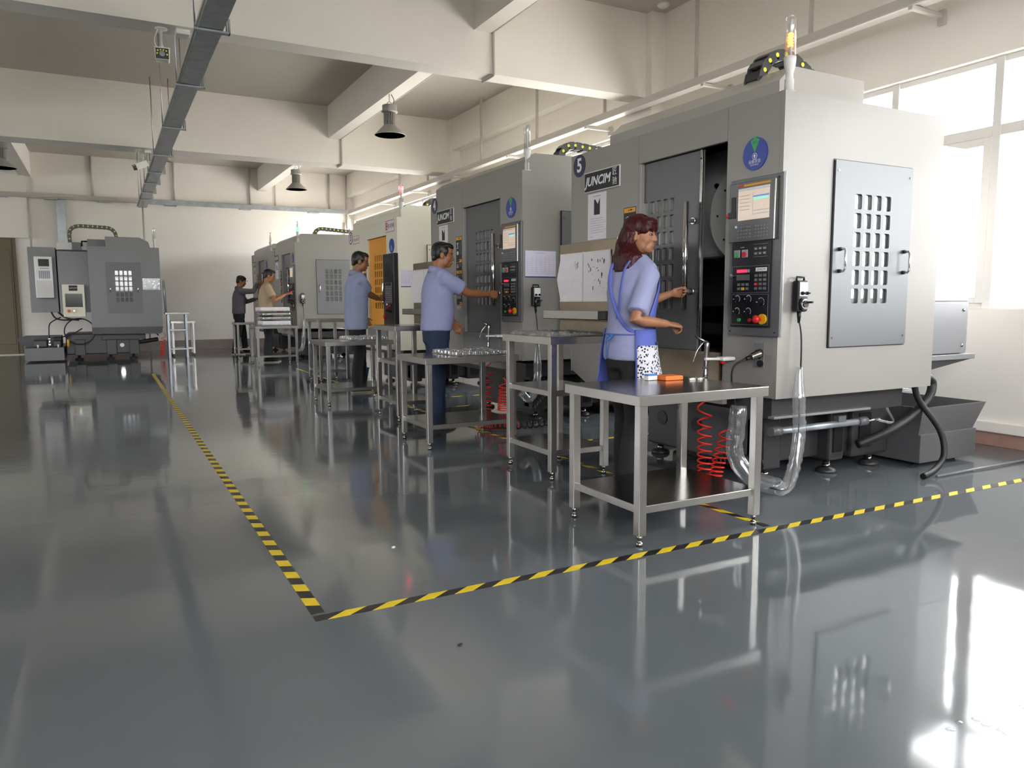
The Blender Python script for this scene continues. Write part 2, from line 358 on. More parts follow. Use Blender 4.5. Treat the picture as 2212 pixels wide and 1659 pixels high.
# windows: frame, glass panes
wn = 0
def window(axis, c, out, a0, a1, splits, label):
    global wn
    kk = ('L', a0, a1) if c == XL else (a0, a1); HEAD = heads.get(kk, 3.12); SILL = sills.get(kk, 1.11); TZ = 2.535 if SILL < 2 else 3.5
    wn += 1
    def B(m, p0, p1, z0, z1, d0, d1, b=.004):
        if axis == 'x': m.box(c+out*d0, c+out*d1, p0, p1, z0, z1, b)
        else: m.box(p0, p1, c+out*d0, c+out*d1, z0, z1, b)
    r = bpy.data.objects.new(f'window_{wn}', None); COL.objects.link(r)
    r.location = (c, (a0+a1)/2, SILL) if axis == 'x' else ((a0+a1)/2, c, SILL); struct(r, label, 'window')
    fr = MB(); gl = MB(); d0, d1 = .07, .13
    B(fr, a0, a1, HEAD-.05, HEAD, d0, d1); B(fr, a0, a1, SILL, SILL+.05, d0, d1); B(fr, a0, a0+.05, SILL, HEAD, d0, d1); B(fr, a1-.05, a1, SILL, HEAD, d0, d1)
    B(fr, a0, a1, TZ-.036, TZ+.05, d0-.01, d1)
    for k, p in enumerate(splits): B(fr, p-.034, p+.034, SILL, HEAD, d0-.014, d1)
    edges = [a0+.05]+list(splits)+[a1-.05]
    for k in range(len(edges)-1):     # sash frames below the transom
        e0, e1 = edges[k]+.028, edges[k+1]-.028
        if k % 2 == 1:
            B(fr, e0, e0+.065, SILL+.05, TZ-.035, d0-.02, d1-.02); B(fr, e1-.065, e1, SILL+.05, TZ-.035, d0-.02, d1-.02)
            B(fr, e0+.03, e1-.03, SILL+.05, SILL+.10, d0-.018, d1-.022); B(fr, e0+.03, e1-.03, TZ-.10, TZ-.036, d0-.018, d1-.022)
    B(gl, a0+.02, a1-.02, SILL+.02, HEAD-.02, .095, .101, 0)
    fr.build('window_frame', 'alu', r); gl.build('glass_panes', 'glass', r)
    return r
for (a, b), lb in zip(RWIN, ['bright aluminium window on right wall nearest the viewer', 'bright window beside the nearest machining centre', 'window hidden between machines 5 and 4', 'window band behind the middle machines', 'window band behind the far machines']):
    sp = [3.69, 4.60] if a == 2.15 else [.6] if a == -.6 else [a+(b-a)*k/5 for k in range(1, 5)]
    window('x', XW, 1, a, b, sp, lb)
for (a, b), lb in zip(LWIN_ADDED, ['window band on the aisle wall by the middle bay', 'window on the aisle wall by the far bay']):
    window('x', XL, -1, a, b, [a+(b-a)*k/5 for k in range(1, 5)], lb)
for (a, b), lb in zip(BWIN, ['left window in the wall behind the viewer', 'middle window in the wall behind the viewer', 'right window in the wall behind the viewer']):
    window('y', YB, -1, a, b, [a+(b-a)*k/4 for k in range(1, 4)], lb)
# baseboards
m = MB(); m.mat('tile').box(XW-.012, XW, YB, YF, 0, .11, .003); m.mat('wall').box(XW-.035, XW, YB, YF, .112, .20, .008); struct(m.build('baseboard_right'), 'reddish tile skirting along the window wall', 'skirting')
m = MB(); m.box(-1.77, XW-.04, YF-.014, YF, 0, .25, .003); struct(m.build('baseboard_far', 'greytile'), 'brownish tile skirting along the end wall', 'skirting')
m = MB(); m.box(XL, XL+.014, YB, YF, 0, .2, .003); struct(m.build('baseboard_left', 'greytile'), 'tile skirting along the aisle wall', 'skirting')
# beams and columns (trim_<n>)
tn = 0
def trim(fn, label, mm='wall'):
    global tn
    tn += 1; m = MB(); fn(m); return struct(m.build(f'trim_{tn}', mm), label, 'beam' if 'beam' in label else 'column')
CB = 3.74
trim(lambda m: m.box(XL, XW, 7.90, 8.19, CB, ZC), 'deep cross beam nearest the viewer under the ceiling')
trim(lambda m: m.box(XL, XW, 14.12, 14.62, CB, ZC), 'deep cross beam in the middle of the hall')
trim(lambda m: m.box(XL, XW, 1.75, 2.05, CB, ZC), 'deep cross beam just behind the viewer')
for y0, y1, lb in ((YB, 1.55, 'behind the viewer'), (1.85, 7.9, 'over the near bay'), (8.19, 14.12, 'over the middle bay'), (14.62, YF, 'over the far bay')):
    trim(lambda m: m.box(3.76, 3.97, y0, y1, 4.18, ZC), 'narrow lengthwise beam '+lb+' on the machine side')
    trim(lambda m: m.box(-1.62, -1.38, y0, y1, 4.18, ZC), 'narrow lengthwise beam '+lb+' on the aisle side')
    if y0 != 1.85: trim(lambda m: m.box(6.16, XW, y0, y1, 4.15, ZC), 'edge beam '+lb+' along the window wall')
for y0, y1, lb in ((1.84, 2.10, 'near the viewer'), (7.78, 8.32, 'beside the fourth machine'), (14.0, 14.75, 'beside the far machines')):
    trim(lambda m: m.box(6.14, XW, y0, y1, 0, ZC), 'square column on the window wall '+lb)
trim(lambda m: m.box(-2.7, -1.50, YF-.10, YF, 2.74, ZC), 'flat column strip on the end wall above the door')
# door on the end wall
m = MB(); m.box(-3.3, -1.86, YF-.07, YF, .02, 2.70, .006)
for k in range(2): m.box(-3.2+k*.70, -2.60+k*.70, YF-.08, YF-.07, .25, 2.45, .004)
dr = struct(m.build('door_1', 'door'), 'olive brown door leaf at left end of end wall', 'door')
f = MB(); f.box(-3.38, -1.78, YF-.05, YF, 2.70, 2.78, .004); f.box(-1.86, -1.78, YF-.05, YF, 0, 2.70, .004); f.build('door_frame', 'door', dr)
f = MB(); f.box(-3.3, -1.75, YF-.09, YF-.05, 0, .02); f.build('threshold', 'whitemetal', dr)
# outside: paving and a low hedge beyond the window wall
m = MB(); m.box(XW+T, 60, -50, 70, -.5, -.3); struct(m.build('ground', 'pave'), 'pale paving outside the window wall', 'ground')

# ---------------------------------------------------------------- floor tape
def tape(p0, p1, w, pitch, label, slant=.045, h=.0012):
    p0, p1 = V((*p0, 0)), V((*p1, 0)); d = (p1-p0); L = d.length; d.normalize(); nrm = V((-d.y, d.x, 0)); m = MB()
    k = int(L/pitch*2)
    for i in range(k+1):
        a, b = i*pitch/2, min((i+1)*pitch/2, L)
        if b-a < .005: continue
        m.mat('yellow' if i % 2 else 'tblack')
        q = []
        for (t, s_) in ((a, -1), (b, -1), (b, 1), (a, 1)):
            tt = t+(slant*s_ if 0 < t < L-1e-6 else 0); q.append(p0+d*max(0, min(L, tt))+nrm*(w/2*s_))
        vs = [(*p.xy, 0.0002) for p in q]+[(*p.xy, h) for p in q]
        m.add(vs, [(3, 2, 1, 0), (4, 5, 6, 7), (0, 1, 5, 4), (1, 2, 6, 5), (2, 3, 7, 6), (3, 0, 4, 7)])
    return tag(m.build('floor_tape'), label, 'floor tape')
tape((.655, 2.81), (.655, 14.2), .052, .170, 'long yellow and black hazard tape running up the aisle', slant=.012)
tape((.63, 2.765), (6.25, 2.735), .052, .172, 'yellow and black hazard tape crossing floor in front of nearest table', slant=.04)
tape((3.02, 2.80), (3.02, 14.0), .045, .19, 'hazard tape along the feet of the machines under the tables', slant=.03)
tape((3.05, 5.36), (5.6, 5.36), .05, .30, 'hazard tape on floor between machine 5 and machine 4', slant=.02)
tape((3.05, 7.90), (3.68, 7.90), .05, .30, 'short hazard tape strip on floor under the front of machine 4', slant=.02)
tape((3.05, 8.74), (5.6, 8.74), .05, .30, 'hazard tape on floor between machine 4 and the cream machine', slant=.02)
# small scraps and water drops on the floor
for k, (x, y, lb) in enumerate(((1.02, 2.30, 'tiny dark metal chip on floor left of centre foreground'), (1.17, 3.42, 'tiny white crumb on floor left of nearest table'))):
    m = MB(); m.obox((x, y, .003), (1, .6, 0), (.008, .005, .003)); tag(m.build('metal_chip', 'ink' if k == 0 else 'white'), lb, 'chip')
m = MB()
for k in range(16):
    x = 1.95+random.uniform(0, .5)+k*.012; y = 1.18-k*.004+random.uniform(-.05, .05); r = random.uniform(.006, .016)
    m.ell((x, y, .0), (r*1.4, r, .0022), None, 12, 6)
tag(m.build('water_drops', M['clear']), 'small puddle drops on shiny floor at lower right', 'water', kind='stuff')
# ================================================================ machining centres
MX = 3.42           # front plane of the row of machines
def chain(parent, pts, w, y):
    """cable chain running along X at depth y: pts are (x, z) link joints"""
    P = [V((p[0], y, p[1])) for p in pts]; m = MB()
    for a, b in zip(P[:-1], P[1:]):
        d = (b-a); L = d.length; d = d.normalized(); n = V((-d.z, 0, d.x)); c = (a+b)/2
        m.mat('chainface')
        for sy in (-1, 1):    # two side plates
            vs = []
            for yy in (y+sy*w/2-.007, y+sy*w/2+.007):
                for (t, h) in ((-.56, -.7), (-.30, -1), (.30, -1), (.56, -.7), (.56, .7), (.30, 1), (-.30, 1), (-.56, .7)):
                    q = c+d*(t*L)+n*(h*.036); vs.append((q.x, yy, q.z))
            m.add(vs, [list(range(8)), list(range(15, 7, -1))]+[(i, (i+1) % 8, 8+(i+1) % 8, 8+i) for i in range(8)])
        for h in (-.03, .03):
            q0 = c-d*(L*.33)+n*h; q1 = c+d*(L*.33)+n*h
            e = n*.005
            vs = [(p.x, yy, p.z) for yy in (y-w/2, y+w/2) for p in (q0-e, q1-e, q1+e, q0+e)]
            m.add(vs, [(0, 1, 2, 3), (7, 6, 5, 4), (0, 4, 5, 1), (1, 5, 6, 2), (2, 6, 7, 3), (3, 7, 4, 0)])
        m.mat('dot')
        for sy in (-1, 1):
            m.cyl((a.x, y+sy*(w/2+.006), a.z), (a.x, y+sy*(w/2+.011), a.z), .015, None, 12)
    return m.build('cable_chain', None, parent)
def arc(c, r, a0, a1, n): return [(c[0]+r*math.cos(a0+(a1-a0)*k/n), c[1]+r*math.sin(a0+(a1-a0)*k/n)) for k in range(n+1)]
def beacon(root, x, y, z, led):
    m = MB().mat('whitemetal'); m.lathe((x, y, z), (0, 0, 1), [(.034, 0), (.034, .012), (.026, .014), (.026, .075), (.021, .08), (.021, .11), (.031, .15), (.034, .18), (.034, .20)], 20)
    b = m.build('signal_beacon', None, root)
    MB().lathe((x, y, z), (0, 0, 1), [(.030, .20), (.030, .40), (.028, .415), (.020, .422), (.001, .423)], 20).build('clear_tube', 'clear', b)
    c = MB().mat('whitemetal'); c.cyl((x, y, z+.2), (x, y, z+.405), .009, None, 8)
    if led:
        c.mat('led_'+led)
        for i in range(5):
            for j in range(8):
                a = 2*PI*j/8; c.ell((x+.012*math.cos(a), y+.012*math.sin(a), z+(.26 if led == 'amber' else .34 if led == 'red' else .22)+i*.016), (.004, .004, .004), None, 6, 4)
    c.build('light_core', None, b)
def control_panel(root, F, s0, s1, z0, z1, variant='grey'):
    """operator panel in frame F (u right, v up, n out); s distances from near corner"""
    w = s1-s0
    def U(t): return -s1+t*w          # t: 0 left .. 1 right
    def Z(t): return z0+t*(z1-z0)
    if variant == 'black':
        p = MB(F).mat('black').box(-s1, -s0, z0, z1, 0, .07, .008); P = p.build('control_panel', None, root)
        m = MB(F).mat('screendark'); m.box(U(.2), U(.82), Z(.68), Z(.86), .07, .073); m.build('screen', None, P)
        m = MB(F).mat('dark'); m.box(U(.16), U(.84), Z(.30), Z(.60), .07, .074, .002); m.mat('greyink')
        for i in range(9):
            for j in range(6): m.box(U(.2+j*.1), U(.27+j*.1), Z(.32+i*.03), Z(.338+i*.03), .074, .077)
        m.mat('mid').box(U(.2), U(.8), Z(.555), Z(.58), .074, .077); m.build('keypad', None, P)
        for k, (a, b, c, mm) in enumerate(((.36, .29, .03, 'whiteink'), (.6, .275, .035, 'red'), (.45, .25, .03, 'red'), (.3, .2, .03, 'black'), (.5, .19, .03, 'black'), (.7, .19, .03, 'black'))):
            MB(F).mat(mm).disc(U(a), Z(b), c*w*1.1, .07, .085).build('button', None, P)
        MB(F).mat('red').disc(U(.16), Z(.115), .022, .07, .1).build('emergency_stop', None, P)
        return P
    p = MB(F).mat('dark').box(-s1, -s0+.012, z0, z1, .012, .026, .003)
    p.mat('clear').box(-s1-.004, -s0+.018, z0-.006, z1+.006, .008, .012)
    p.mat('black')
    for a in (.05, .95):
        for b in (.025, .975): p.disc(U(a), Z(b), .005, .026, .029, 10)
    P = p.build('control_panel', None, root)
    # display unit
    m = MB(F).mat('dark').box(U(.03), U(.93), Z(.60), Z(.975), .026, .05, .004); m.mat('amberink').box(U(.22), U(.85), Z(.945), Z(.958), .05, .052)
    m.mat('redink').box(U(.22), U(.33), Z(.946), Z(.957), .052, .053); m.mat('steel').box(U(.93), U(.955), Z(.60), Z(.965), .03, .052, .002)
    m.mat('black').box(U(.08), U(.17), Z(.76), Z(.89), .05, .053); m.mat('red').ell((U(.0), Z(.775), .05), (.012, .012, .012), None, 10, 6)
    m.mat('black').box(U(.02), U(.18), Z(.755), Z(.795), .048, .056, .002)
    m.mat('mid')
    for i in range(4):
        for j in range(11):
            if j != 5: m.box(U(.22+j*.058), U(.26+j*.058), Z(.622+i*.021), Z(.634+i*.021), .05, .054, .001)
    m.mat('whiteink').box(U(.17), U(.205), Z(.69), Z(.705), .05, .055, .001)
    D = m.build('display_unit', None, P)
    m = MB(F).mat('screen').box(U(.22), U(.84), Z(.735), Z(.935), .05, .0515)
    m.mat('whiteink').box(U(.23), U(.83), Z(.918), Z(.933), .0515, .052); m.mat('screenblue').box(U(.52), U(.83), Z(.873), Z(.881), .0515, .0522)
    m.mat('screengreen').box(U(.53), U(.82), Z(.855), Z(.868), .0515, .0522); m.mat('greyink').box(U(.53), U(.82), Z(.788), Z(.790), .0515, .0522)
    m.mat('greyink').box(U(.515), U(.518), Z(.76), Z(.9), .0515, .0522)
    for k in range(5): m.box(U(.25), U(.45), Z(.80+k*.022), Z(.8025+k*.022), .0515, .0522)
    m.mat('whiteink').box(U(.53), U(.84), Z(.765), Z(.772), .0515, .0522)
    m.build('screen', None, D)
    # operator keys plate
    m = MB(F).mat('black').box(U(.08), U(.86), Z(.055), Z(.595), .026, .038, .002)
    m.mat('greyink')
    for (a0, a1, b0, b1) in ((.10, .84, .07, .265), (.10, .84, .275, .445)):
        for (x0, x1, y0, y1) in ((a0, a1, b0, b0+.0015), (a0, a1, b1-.0015, b1), (a0, a0+.004, b0, b1), (a1-.004, a1, b0, b1)): m.box(U(x0), U(x1), Z(y0), Z(y1), .038, .0385)
    m.box(U(.52), U(.80), Z(.578), Z(.5795), .038, .0385); m.box(U(.52), U(.80), Z(.50), Z(.5015), .038, .0385)
    m.mat('digits')
    for k in range(5): m.box(U(.20+k*.042), U(.235+k*.042), Z(.405), Z(.424), .038, .0388)
    m.mat('greyink').box(U(.41), U(.46), Z(.405), Z(.424), .038, .0388)
    m.mat('dark').box(U(.2), U(.46), Z(.355), Z(.39), .038, .041, .001)
    m.mat('whiteink').box(U(.58), U(.80), Z(.408), Z(.432), .038, .0386); m.mat('navy')
    m.text('JUNCIM', U(.69), Z(.42), .018, .0388, .2)
    m.mat('whiteink'); m.text('POWER', U(.3), Z(.565), .009, .0386)
    for i in range(2):
        for j in range(3): m.mat('dark').box(U(.55+j*.085), U(.61+j*.085), Z(.512+i*.03), Z(.53+i*.03), .038, .044, .001).mat('whiteink').box(U(.57+j*.085), U(.60+j*.085), Z(.519+i*.03), Z(.522+i*.03), .044, .0445)
    for i in range(4):
        for j in range(3): m.mat('red' if (i == 1 and j == 0) else 'dark').box(U(.57+j*.085), U(.625+j*.085), Z(.292+i*.027), Z(.310+i*.027), .038, .044, .001).mat('greyink').box(U(.585+j*.085), U(.61+j*.085), Z(.299+i*.027), Z(.303+i*.027), .044, .0445)
    for i in range(2):
        for j in range(3): m.mat('estopyel' if (i == 0 and j == 1) else 'dark').box(U(.22+j*.085), U(.275+j*.085), Z(.292+i*.027), Z(.31+i*.027), .038, .044, .001).mat('greyink').box(U(.235+j*.085), U(.26+j*.085), Z(.299+i*.027), Z(.303+i*.027), .044, .0445)
    m.build('operator_plate', None, P)
    for a, mm in ((.2, 'green'), (.36, 'red')):
        m = MB(F).mat('greyink').box(U(a-.06), U(a+.06), Z(.50), Z(.55), .038, .045, .003); m.mat(mm).disc(U(a), Z(.52), .015, .045, .052); m.build('power_button', None, P)
    MB(F).mat('chrome').disc(U(.14), Z(.385), .012, .038, .06).build('key_switch', None, P)
    for a, b, r in ((.22, .235, .014), (.45, .235, .014), (.22, .155, .014), (.45, .155, .014), (.70, .215, .018)):
        m = MB(F).mat('black').disc(U(a), Z(b), r, .038, .06); m.mat('whiteink').box(U(a)-r*.9, U(a)-r*.3, Z(b)-.002, Z(b)+.002, .06, .0605)
        for k in range(14):
            g = -.6+k*.35; q = r+.007; m.box(U(a)+q*math.cos(g)-.002, U(a)+q*math.cos(g)+.002, Z(b)+q*math.sin(g)-.002, Z(b)+q*math.sin(g)+.002, .038, .0388)
        m.build('selector_knob', None, P)
    m = MB(F).mat('estopyel').disc(U(.75), Z(.108), .03, .038, .05); m.mat('red').disc(U(.72), Z(.108), .012, .05, .075); m.lathe((U(.72), Z(.108), .075), (0, 0, 1), [(.023, 0), (.024, .012), (.015, .022), (.001, .024)], 20)
    m.build('emergency_stop', None, P)
    for a, mm in ((.28, 'green'), (.5, 'red')): MB(F).mat(mm).disc(U(a), Z(.10), .0105, .038, .05).build('push_button', None, P)
    return P
def window_grid(u0, u1, v0, v1, nc, nr, fu=.70, fv=.82, r=.012):
    cw, ch = (u1-u0)/nc, (v1-v0)/nr; H = []
    for i in range(nc):
        for j in range(nr):
            cu, cv = u0+(i+.5)*cw, v0+(j+.5)*ch; H.append(rrect(cu-cw*fu/2, cu+cw*fu/2, cv-ch*fv/2, cv+ch*fv/2, r, 3)[::-1])
    return H
def machine(num, y0, dz, label, body='paint', door='dark', sidepanel='dark', gap=0., led=None, brand='juncim', far=False, detail=1):
    root = empty('machining_center', (MX+.7, y0+1.1, 0), label, 'machine', 'vertical machining centres in a row')
    F = frame((MX, y0, 0), (0, -1, 0), (0, 0, 1), (-1, 0, 0)); S = frame((MX, y0, 0), (1, 0, 0), (0, 0, 1), (0, -1, 0))
    H = 2.36+dz; W_ = 2.215; D = 1.45; B = .612+dz; t = .03
    dz0, dz1 = .86+dz*.5, 2.16+dz        # door opening
    sl = .445; sr = 1.30
    # ---- sheet metal enclosure
    e = MB(F).mat(body)
    e.box(-sl+.0015, -t-.0005, B, H, -t, 0, .003)                                   # right pillar panel
    wl_ = W_-t-.0005; e.prism([(-wl_, .616+dz), (-wl_+.20, .53), (-sr-.03, .53), (-sr-.03, H), (-wl_, H)], -t, 0, 'z')   # left panel, cut lower corner
    e.box(-sr-.0285, -sl-.0015, dz1, H, -t, 0, .004)                          # lintel
    e.box(-sl, -sl+.028, .60, dz1, -.06, -t)                                  # door jambs
    e.box(-sr-.03, -sr, .55, dz1, -.06, -.002, .003)
    e.box(-sr-.03, -sl, .53, .60, -.05, -.01)
    e.M = S
    wi = window_grid(.585, .945, 1.155+dz, 1.835+dz, 4, 6, .70, .80)
    e.plate([(0, B), (D, B), (D, H), (0, H)], [rrect(.45, 1.11, .95+dz, 1.96+dz, .01)[::-1]], -t, 0)      # near side wall
    e.M = frame((MX, y0+W_, 0), (1, 0, 0), (0, 0, 1), (0, -1, 0))
    e.plate([(0, B), (D, B), (D, H), (0, H)], [rrect(.45, 1.11, .95+dz, 1.96+dz, .01)[::-1]], 0, t)       # far side wall
    e.M = Matrix.Identity(4)
    e.box(MX+D-t, MX+D, y0+t, y0+W_-t, B, H)                                  # rear wall
    e.box(MX+t, MX+D-t, y0+t, y0+W_-t, H-t-.004, H-.004)                      # roof
    e.build('enclosure', None, root)
    # ---- interior
    m = MB().mat('inner'); m.box(MX+D-.10, MX+D-t, y0+t, y0+W_-t, B+.1, H-.06)
    m.box(MX+t, MX+D-.1, y0+t+.02, y0+W_-t-.02, B+.02, B+.07)
    m.mat('black').box(MX+.30, MX+.9, y0+.50, y0+.56, dz0, dz0+.55); m.build('interior_lining', None, root)
    m = MB().mat('mid').box(MX+.95, MX+D-.1, y0+.85, y0+1.35, B+.1, H-.08, .02); m.mat('whitemetal').box(MX+.5, MX+.95, y0+.9, y0+1.3, 1.5+dz, 2.25+dz, .03)
    m.mat('steel').cyl((MX+.7, y0+1.1, 1.5+dz), (MX+.7, y0+1.1, 1.36+dz), .09, .07, 20); m.cyl((MX+.7, y0+1.1, 1.36+dz), (MX+.7, y0+1.1, 1.22+dz), .03, .02, 12); m.build('spindle_head', None, root)
    m = MB().mat('iron').box(MX+.35, MX+1.0, y0+.55, y0+1.75, .95, 1.03, .01); m.mat('steel').box(MX+.5, MX+.75, y0+.9, y0+1.3, 1.03, 1.15, .01); m.build('work_table', None, root)
    m = MB().mat('whitemetal'); c = V((MX+.42, y0+.60, 1.76+dz)); m.cyl(c+V((-.12, 0, 0)), c+V((.12, 0, 0)), .31, None, 40)
    m.mat('paint').cyl(c+V((-.13, 0, 0)), c+V((-.12, 0, 0)), .13, None, 30); m.mat('black')
    for k in range(8):
        a = k*PI/4; q = c+V((-.125, .23*math.cos(a), .23*math.sin(a))); m.cyl(q, q+V((-.004, 0, 0)), .008, None, 8)
    m.mat('steel')
    for k in range(5):
        a = PI*.18+k*PI*.16; q = c+V((-.02, .33*math.cos(a), .33*math.sin(a))); m.cyl(q, q+V((0, .1*math.cos(a), .1*math.sin(a))), .03, .018, 10)
    m.build('tool_carousel', None, root)
    # ---- sliding door leaf
    e0, e1 = sl+gap, sr+.02; fd = frame((MX+.035, y0, 0), (0, -1, 0), (0, 0, 1), (-1, 0, 0))
    off = .27 if gap else .20
    gw = min(.44, e1-e0-off-.005)
    if brand == 'cream': hol = window_grid(-e0-off-gw, -e0-off, 1.15+dz, 1.93+dz, 5, 7, .62, .80, .014)
    else: hol = window_grid(-e0-off-gw, -e0-off, 1.12+dz, 1.90+dz, 5, 7, .70, .78, .010)
    if e1-e0-off < gw+.02: hol = [h for h in hol if min(p[0] for p in h) > -e1+.004]
    m = MB(fd).mat(door); m.plate([(-e1, dz0), (-e0, dz0), (-e0, dz1-.004), (-e1, dz1-.004)], hol, -.012, 0)
    L = m.build('sliding_door', None, root)
    MB(fd).mat('pane').box(-e0-off-gw-.005 if not gap else -e1+.005, -e0-off+.02, 1.10+dz, 1.92+dz, -.018, -.013).build('door_window', None, L)
    m = MB(fd).mat('steel').box(-e0-.022, -e0, dz0, dz1-.004, 0, .012, .002); m.mat('black')
    for z in (1.02, 1.25, 1.78, 2.10): m.disc(-e0-.011, z+dz, .006, .012, .015, 10)
    m.build('edge_strip', None, L)
    uh = -e0-.075
    if brand != 'cream':
        m = MB(fd).mat('chrome'); m.cyl((uh, 1.13+dz, .075), (uh, 1.83+dz, .075), .019, None, 18)
        for z in (1.25, 1.71): m.mat('chrome').cyl((uh, z+dz, 0), (uh, z+dz, .02), .022, None, 14).mat('dark').cyl((uh, z+dz, .02), (uh, z+dz, .07), .013, None, 12)
        m.build('door_handle', None, L)
    else:
        m = MB(fd).mat('chrome'); m.tube([(uh, 1.15, 0), (uh, 1.15, .05), (uh, 1.2, .07), (uh, 1.45, .07), (uh, 1.5, .05), (uh, 1.5, 0)], .012, 10); m.build('door_handle', None, L)
    # ---- chip trough under the door
    m = MB().mat('steelr' if gap else 'mid'); pr = [(-.02, dz0), (-.02, .66), (.02, .56), (.12, .48), (.30, .46), (.30, dz0)]
    m.prism([(MX+a, b) for a, b in pr], y0+sl+.005, y0+sr-.005, 'y'); m.build('chip_trough', None, root)
    # ---- side door panel with window grid
    sp = MB(S).mat(sidepanel); sp.plate(rrect(.42, 1.135, .905+dz, 2.01+dz, .004), wi, .002, .014)
    sp.mat('black').plate(rrect(.413, 1.142, .898+dz, 2.017+dz, .004), [rrect(.425, 1.13, .91+dz, 2.005+dz, .004)[::-1]], .0006, .0025)
    sp.mat('steel')
    for a in (.445, 1.11):
        for b in (.96, 1.95): sp.disc(a, b+dz, .007, .014, .017, 10)
    SP = sp.build('side_door', None, root)
    MB(S).mat('pane' if num == 5 else 'pane2').box(.57, .96, 1.14+dz, 1.85+dz, -.008, -.001).build('side_window', None, SP)
    for a in (.475, 1.075):
        m = MB(S).mat('chrome'); m.tube([(a, 1.36+dz, .014), (a, 1.36+dz, .05), (a, 1.375+dz, .06), (a, 1.475+dz, .06), (a, 1.49+dz, .05), (a, 1.49+dz, .014)], .0075, 8)
        m.mat('black')
        for z in (1.36, 1.49): m.cyl((a, z+dz, .014), (a, z+dz, .03), .012, None, 10)
        m.build('side_handle', None, SP)
    S2 = frame((MX, y0+W_, 0), (1, 0, 0), (0, 0, 1), (0, -1, 0))
    fp = MB(S2).mat(sidepanel); fp.plate(rrect(.42, 1.135, .905+dz, 2.01+dz, .004), wi, -.014, -.002)
    FP = fp.build('far_side_door', None, root)
    MB(S2).mat('pane2').box(.57, .96, 1.14+dz, 1.85+dz, .001, .008).build('far_side_window', None, FP)
    # ---- raised cover on the roof
    a0 = MX+(.38 if num == 5 else .07)
    yy0 = y0+(.40 if num == 5 else .03)
    m = MB().mat('gloss' if num == 5 else body); m.prism([(a0, H-.004), (a0, H+.20), (a0+.11, H+.30), (MX+1.17, H+.29), (MX+1.17, H-.004)] if num == 5 else
                              [(a0, H-.004), (a0, H+.105), (a0+.08, H+.165), (MX+1.17, H+.18), (MX+1.17, H-.004)], yy0, y0+W_+.0, 'y')
    m.build('roof_cover', None, root)
    beacon(root, MX+.085, y0+.055, H, led)
    # ---- badges and stickers
    if brand == 'juncim':
        m = MB(F).mat('navy').disc(-2.095, 2.268+dz, .088, 0, .002); m.mat('whiteink').text(str(num), -2.095, 2.268+dz, .15, .0025, 0, 1, .004); m.build('number_badge', None, root)
        a, b = -2.01, -1.54
        m = MB(F).mat('whitemetal').box(a, b, 2.038+dz, 2.195+dz, 0, .010, .002); m.mat('black').box(a+.008, b-.008, 2.046+dz, 2.187+dz, .010, .012)
        m.mat('whiteink').text('JUNCIM', a+.185, 2.117+dz, .095, .0125, .25, 1.0, .0025)
        m.text('匠', b-.06, 2.152+dz, .062, .0125); m.text('驰', b-.06, 2.082+dz, .062, .0125); m.build('brand_plate', None, root)
        m = MB(F).mat('paper').box(-1.97, -1.72, 1.67+dz, 2.025+dz, 0, .001); m.mat('ink').prism([(-1.885, 1.86+dz), (-1.805, 1.86+dz), (-1.805, 1.985+dz), (-1.835, 1.94+dz), (-1.87, 1.98+dz), (-1.885, 1.975+dz)], .001, .0014, 'z')
        m.mat('greyink').box(-1.9, -1.79, 2.0+dz, 2.006+dz, .001, .0014)
        for k in range(7): m.box(-1.94, -1.76+.02*((k*7) % 3), 1.83-k*.018+dz, 1.833-k*.018+dz, .001, .0014)
        m.box(-1.95, -1.9, 1.69+dz, 1.693+dz, .001, .0014); m.build('notice_sheet', None, root)
        wl = MB(F).mat('ink').box(-1.495, -1.35, 1.13+dz, 1.87+dz, 0, .0015)
        z = 1.865
        for k, hh in enumerate((.22, .10, .10, .09, .09, .09)):
            wl.mat('amberink').box(-1.49 if k in (0, 2, 4) else -1.42, -1.355, z-.030+dz, z+dz, .0015, .002); wl.box(-1.49, -1.355, z-.033+dz, z-.030+dz, .0015, .002)
            wl.mat('ink').prism([(-1.44, z-.022+dz), (-1.425, z-.022+dz), (-1.4325, z-.008+dz)], .002, .0024, 'z').box(-1.42, -1.39, z-.02+dz, z-.010+dz, .002, .0024)
            wl.mat('whiteink')
            if k == 0:
                wl.tube([(-1.47, z-.07+dz, .002), (-1.44, z-.06+dz, .002), (-1.45, z-.09+dz, .002), (-1.44, z-.12+dz, .002), (-1.475, z-.12+dz, .002)], .004, 6); wl.disc(-1.455, z-.17+dz, .022, .0015, .002, 14)
                wl.mat('greyink')
                for j in range(8): wl.box(-1.41, -1.365, z-.06-j*.018+dz, z-.057-j*.018+dz, .0015, .002)
            elif k < 4:
                wl.prism([(-1.48, z-hh+.012+dz), (-1.435, z-hh+.012+dz), (-1.4575, z-.042+dz)], .0015, .002, 'z'); wl.mat('ink').disc(-1.4575, z-hh+.028+dz, .008, .002, .0024, 8)
                wl.mat('greyink')
                for j in range(3): wl.box(-1.42, -1.37, z-.05-j*.013+dz, z-.047-j*.013+dz, .0015, .002)
            else:
                for j in range(3): wl.prism([(-1.475+j*.035, z-hh+.015+dz), (-1.465+j*.035, z-hh+.015+dz), (-1.462+j*.035, z-.045+dz), (-1.472+j*.035, z-.04+dz)], .0015, .002, 'z')
            z -= hh+.02
        wl.build('warning_label', None, root)
    elif brand == 'cream':
        m = MB(F).mat('ink').disc(-2.12, 2.245+dz, .095, 0, .002); m.mat('whiteink').disc(-2.12, 2.245+dz, .078, .002, .0025); m.mat('ink').text('3', -2.12, 2.245+dz, .14, .003, 0, 1, .004); m.build('number_badge', None, root)
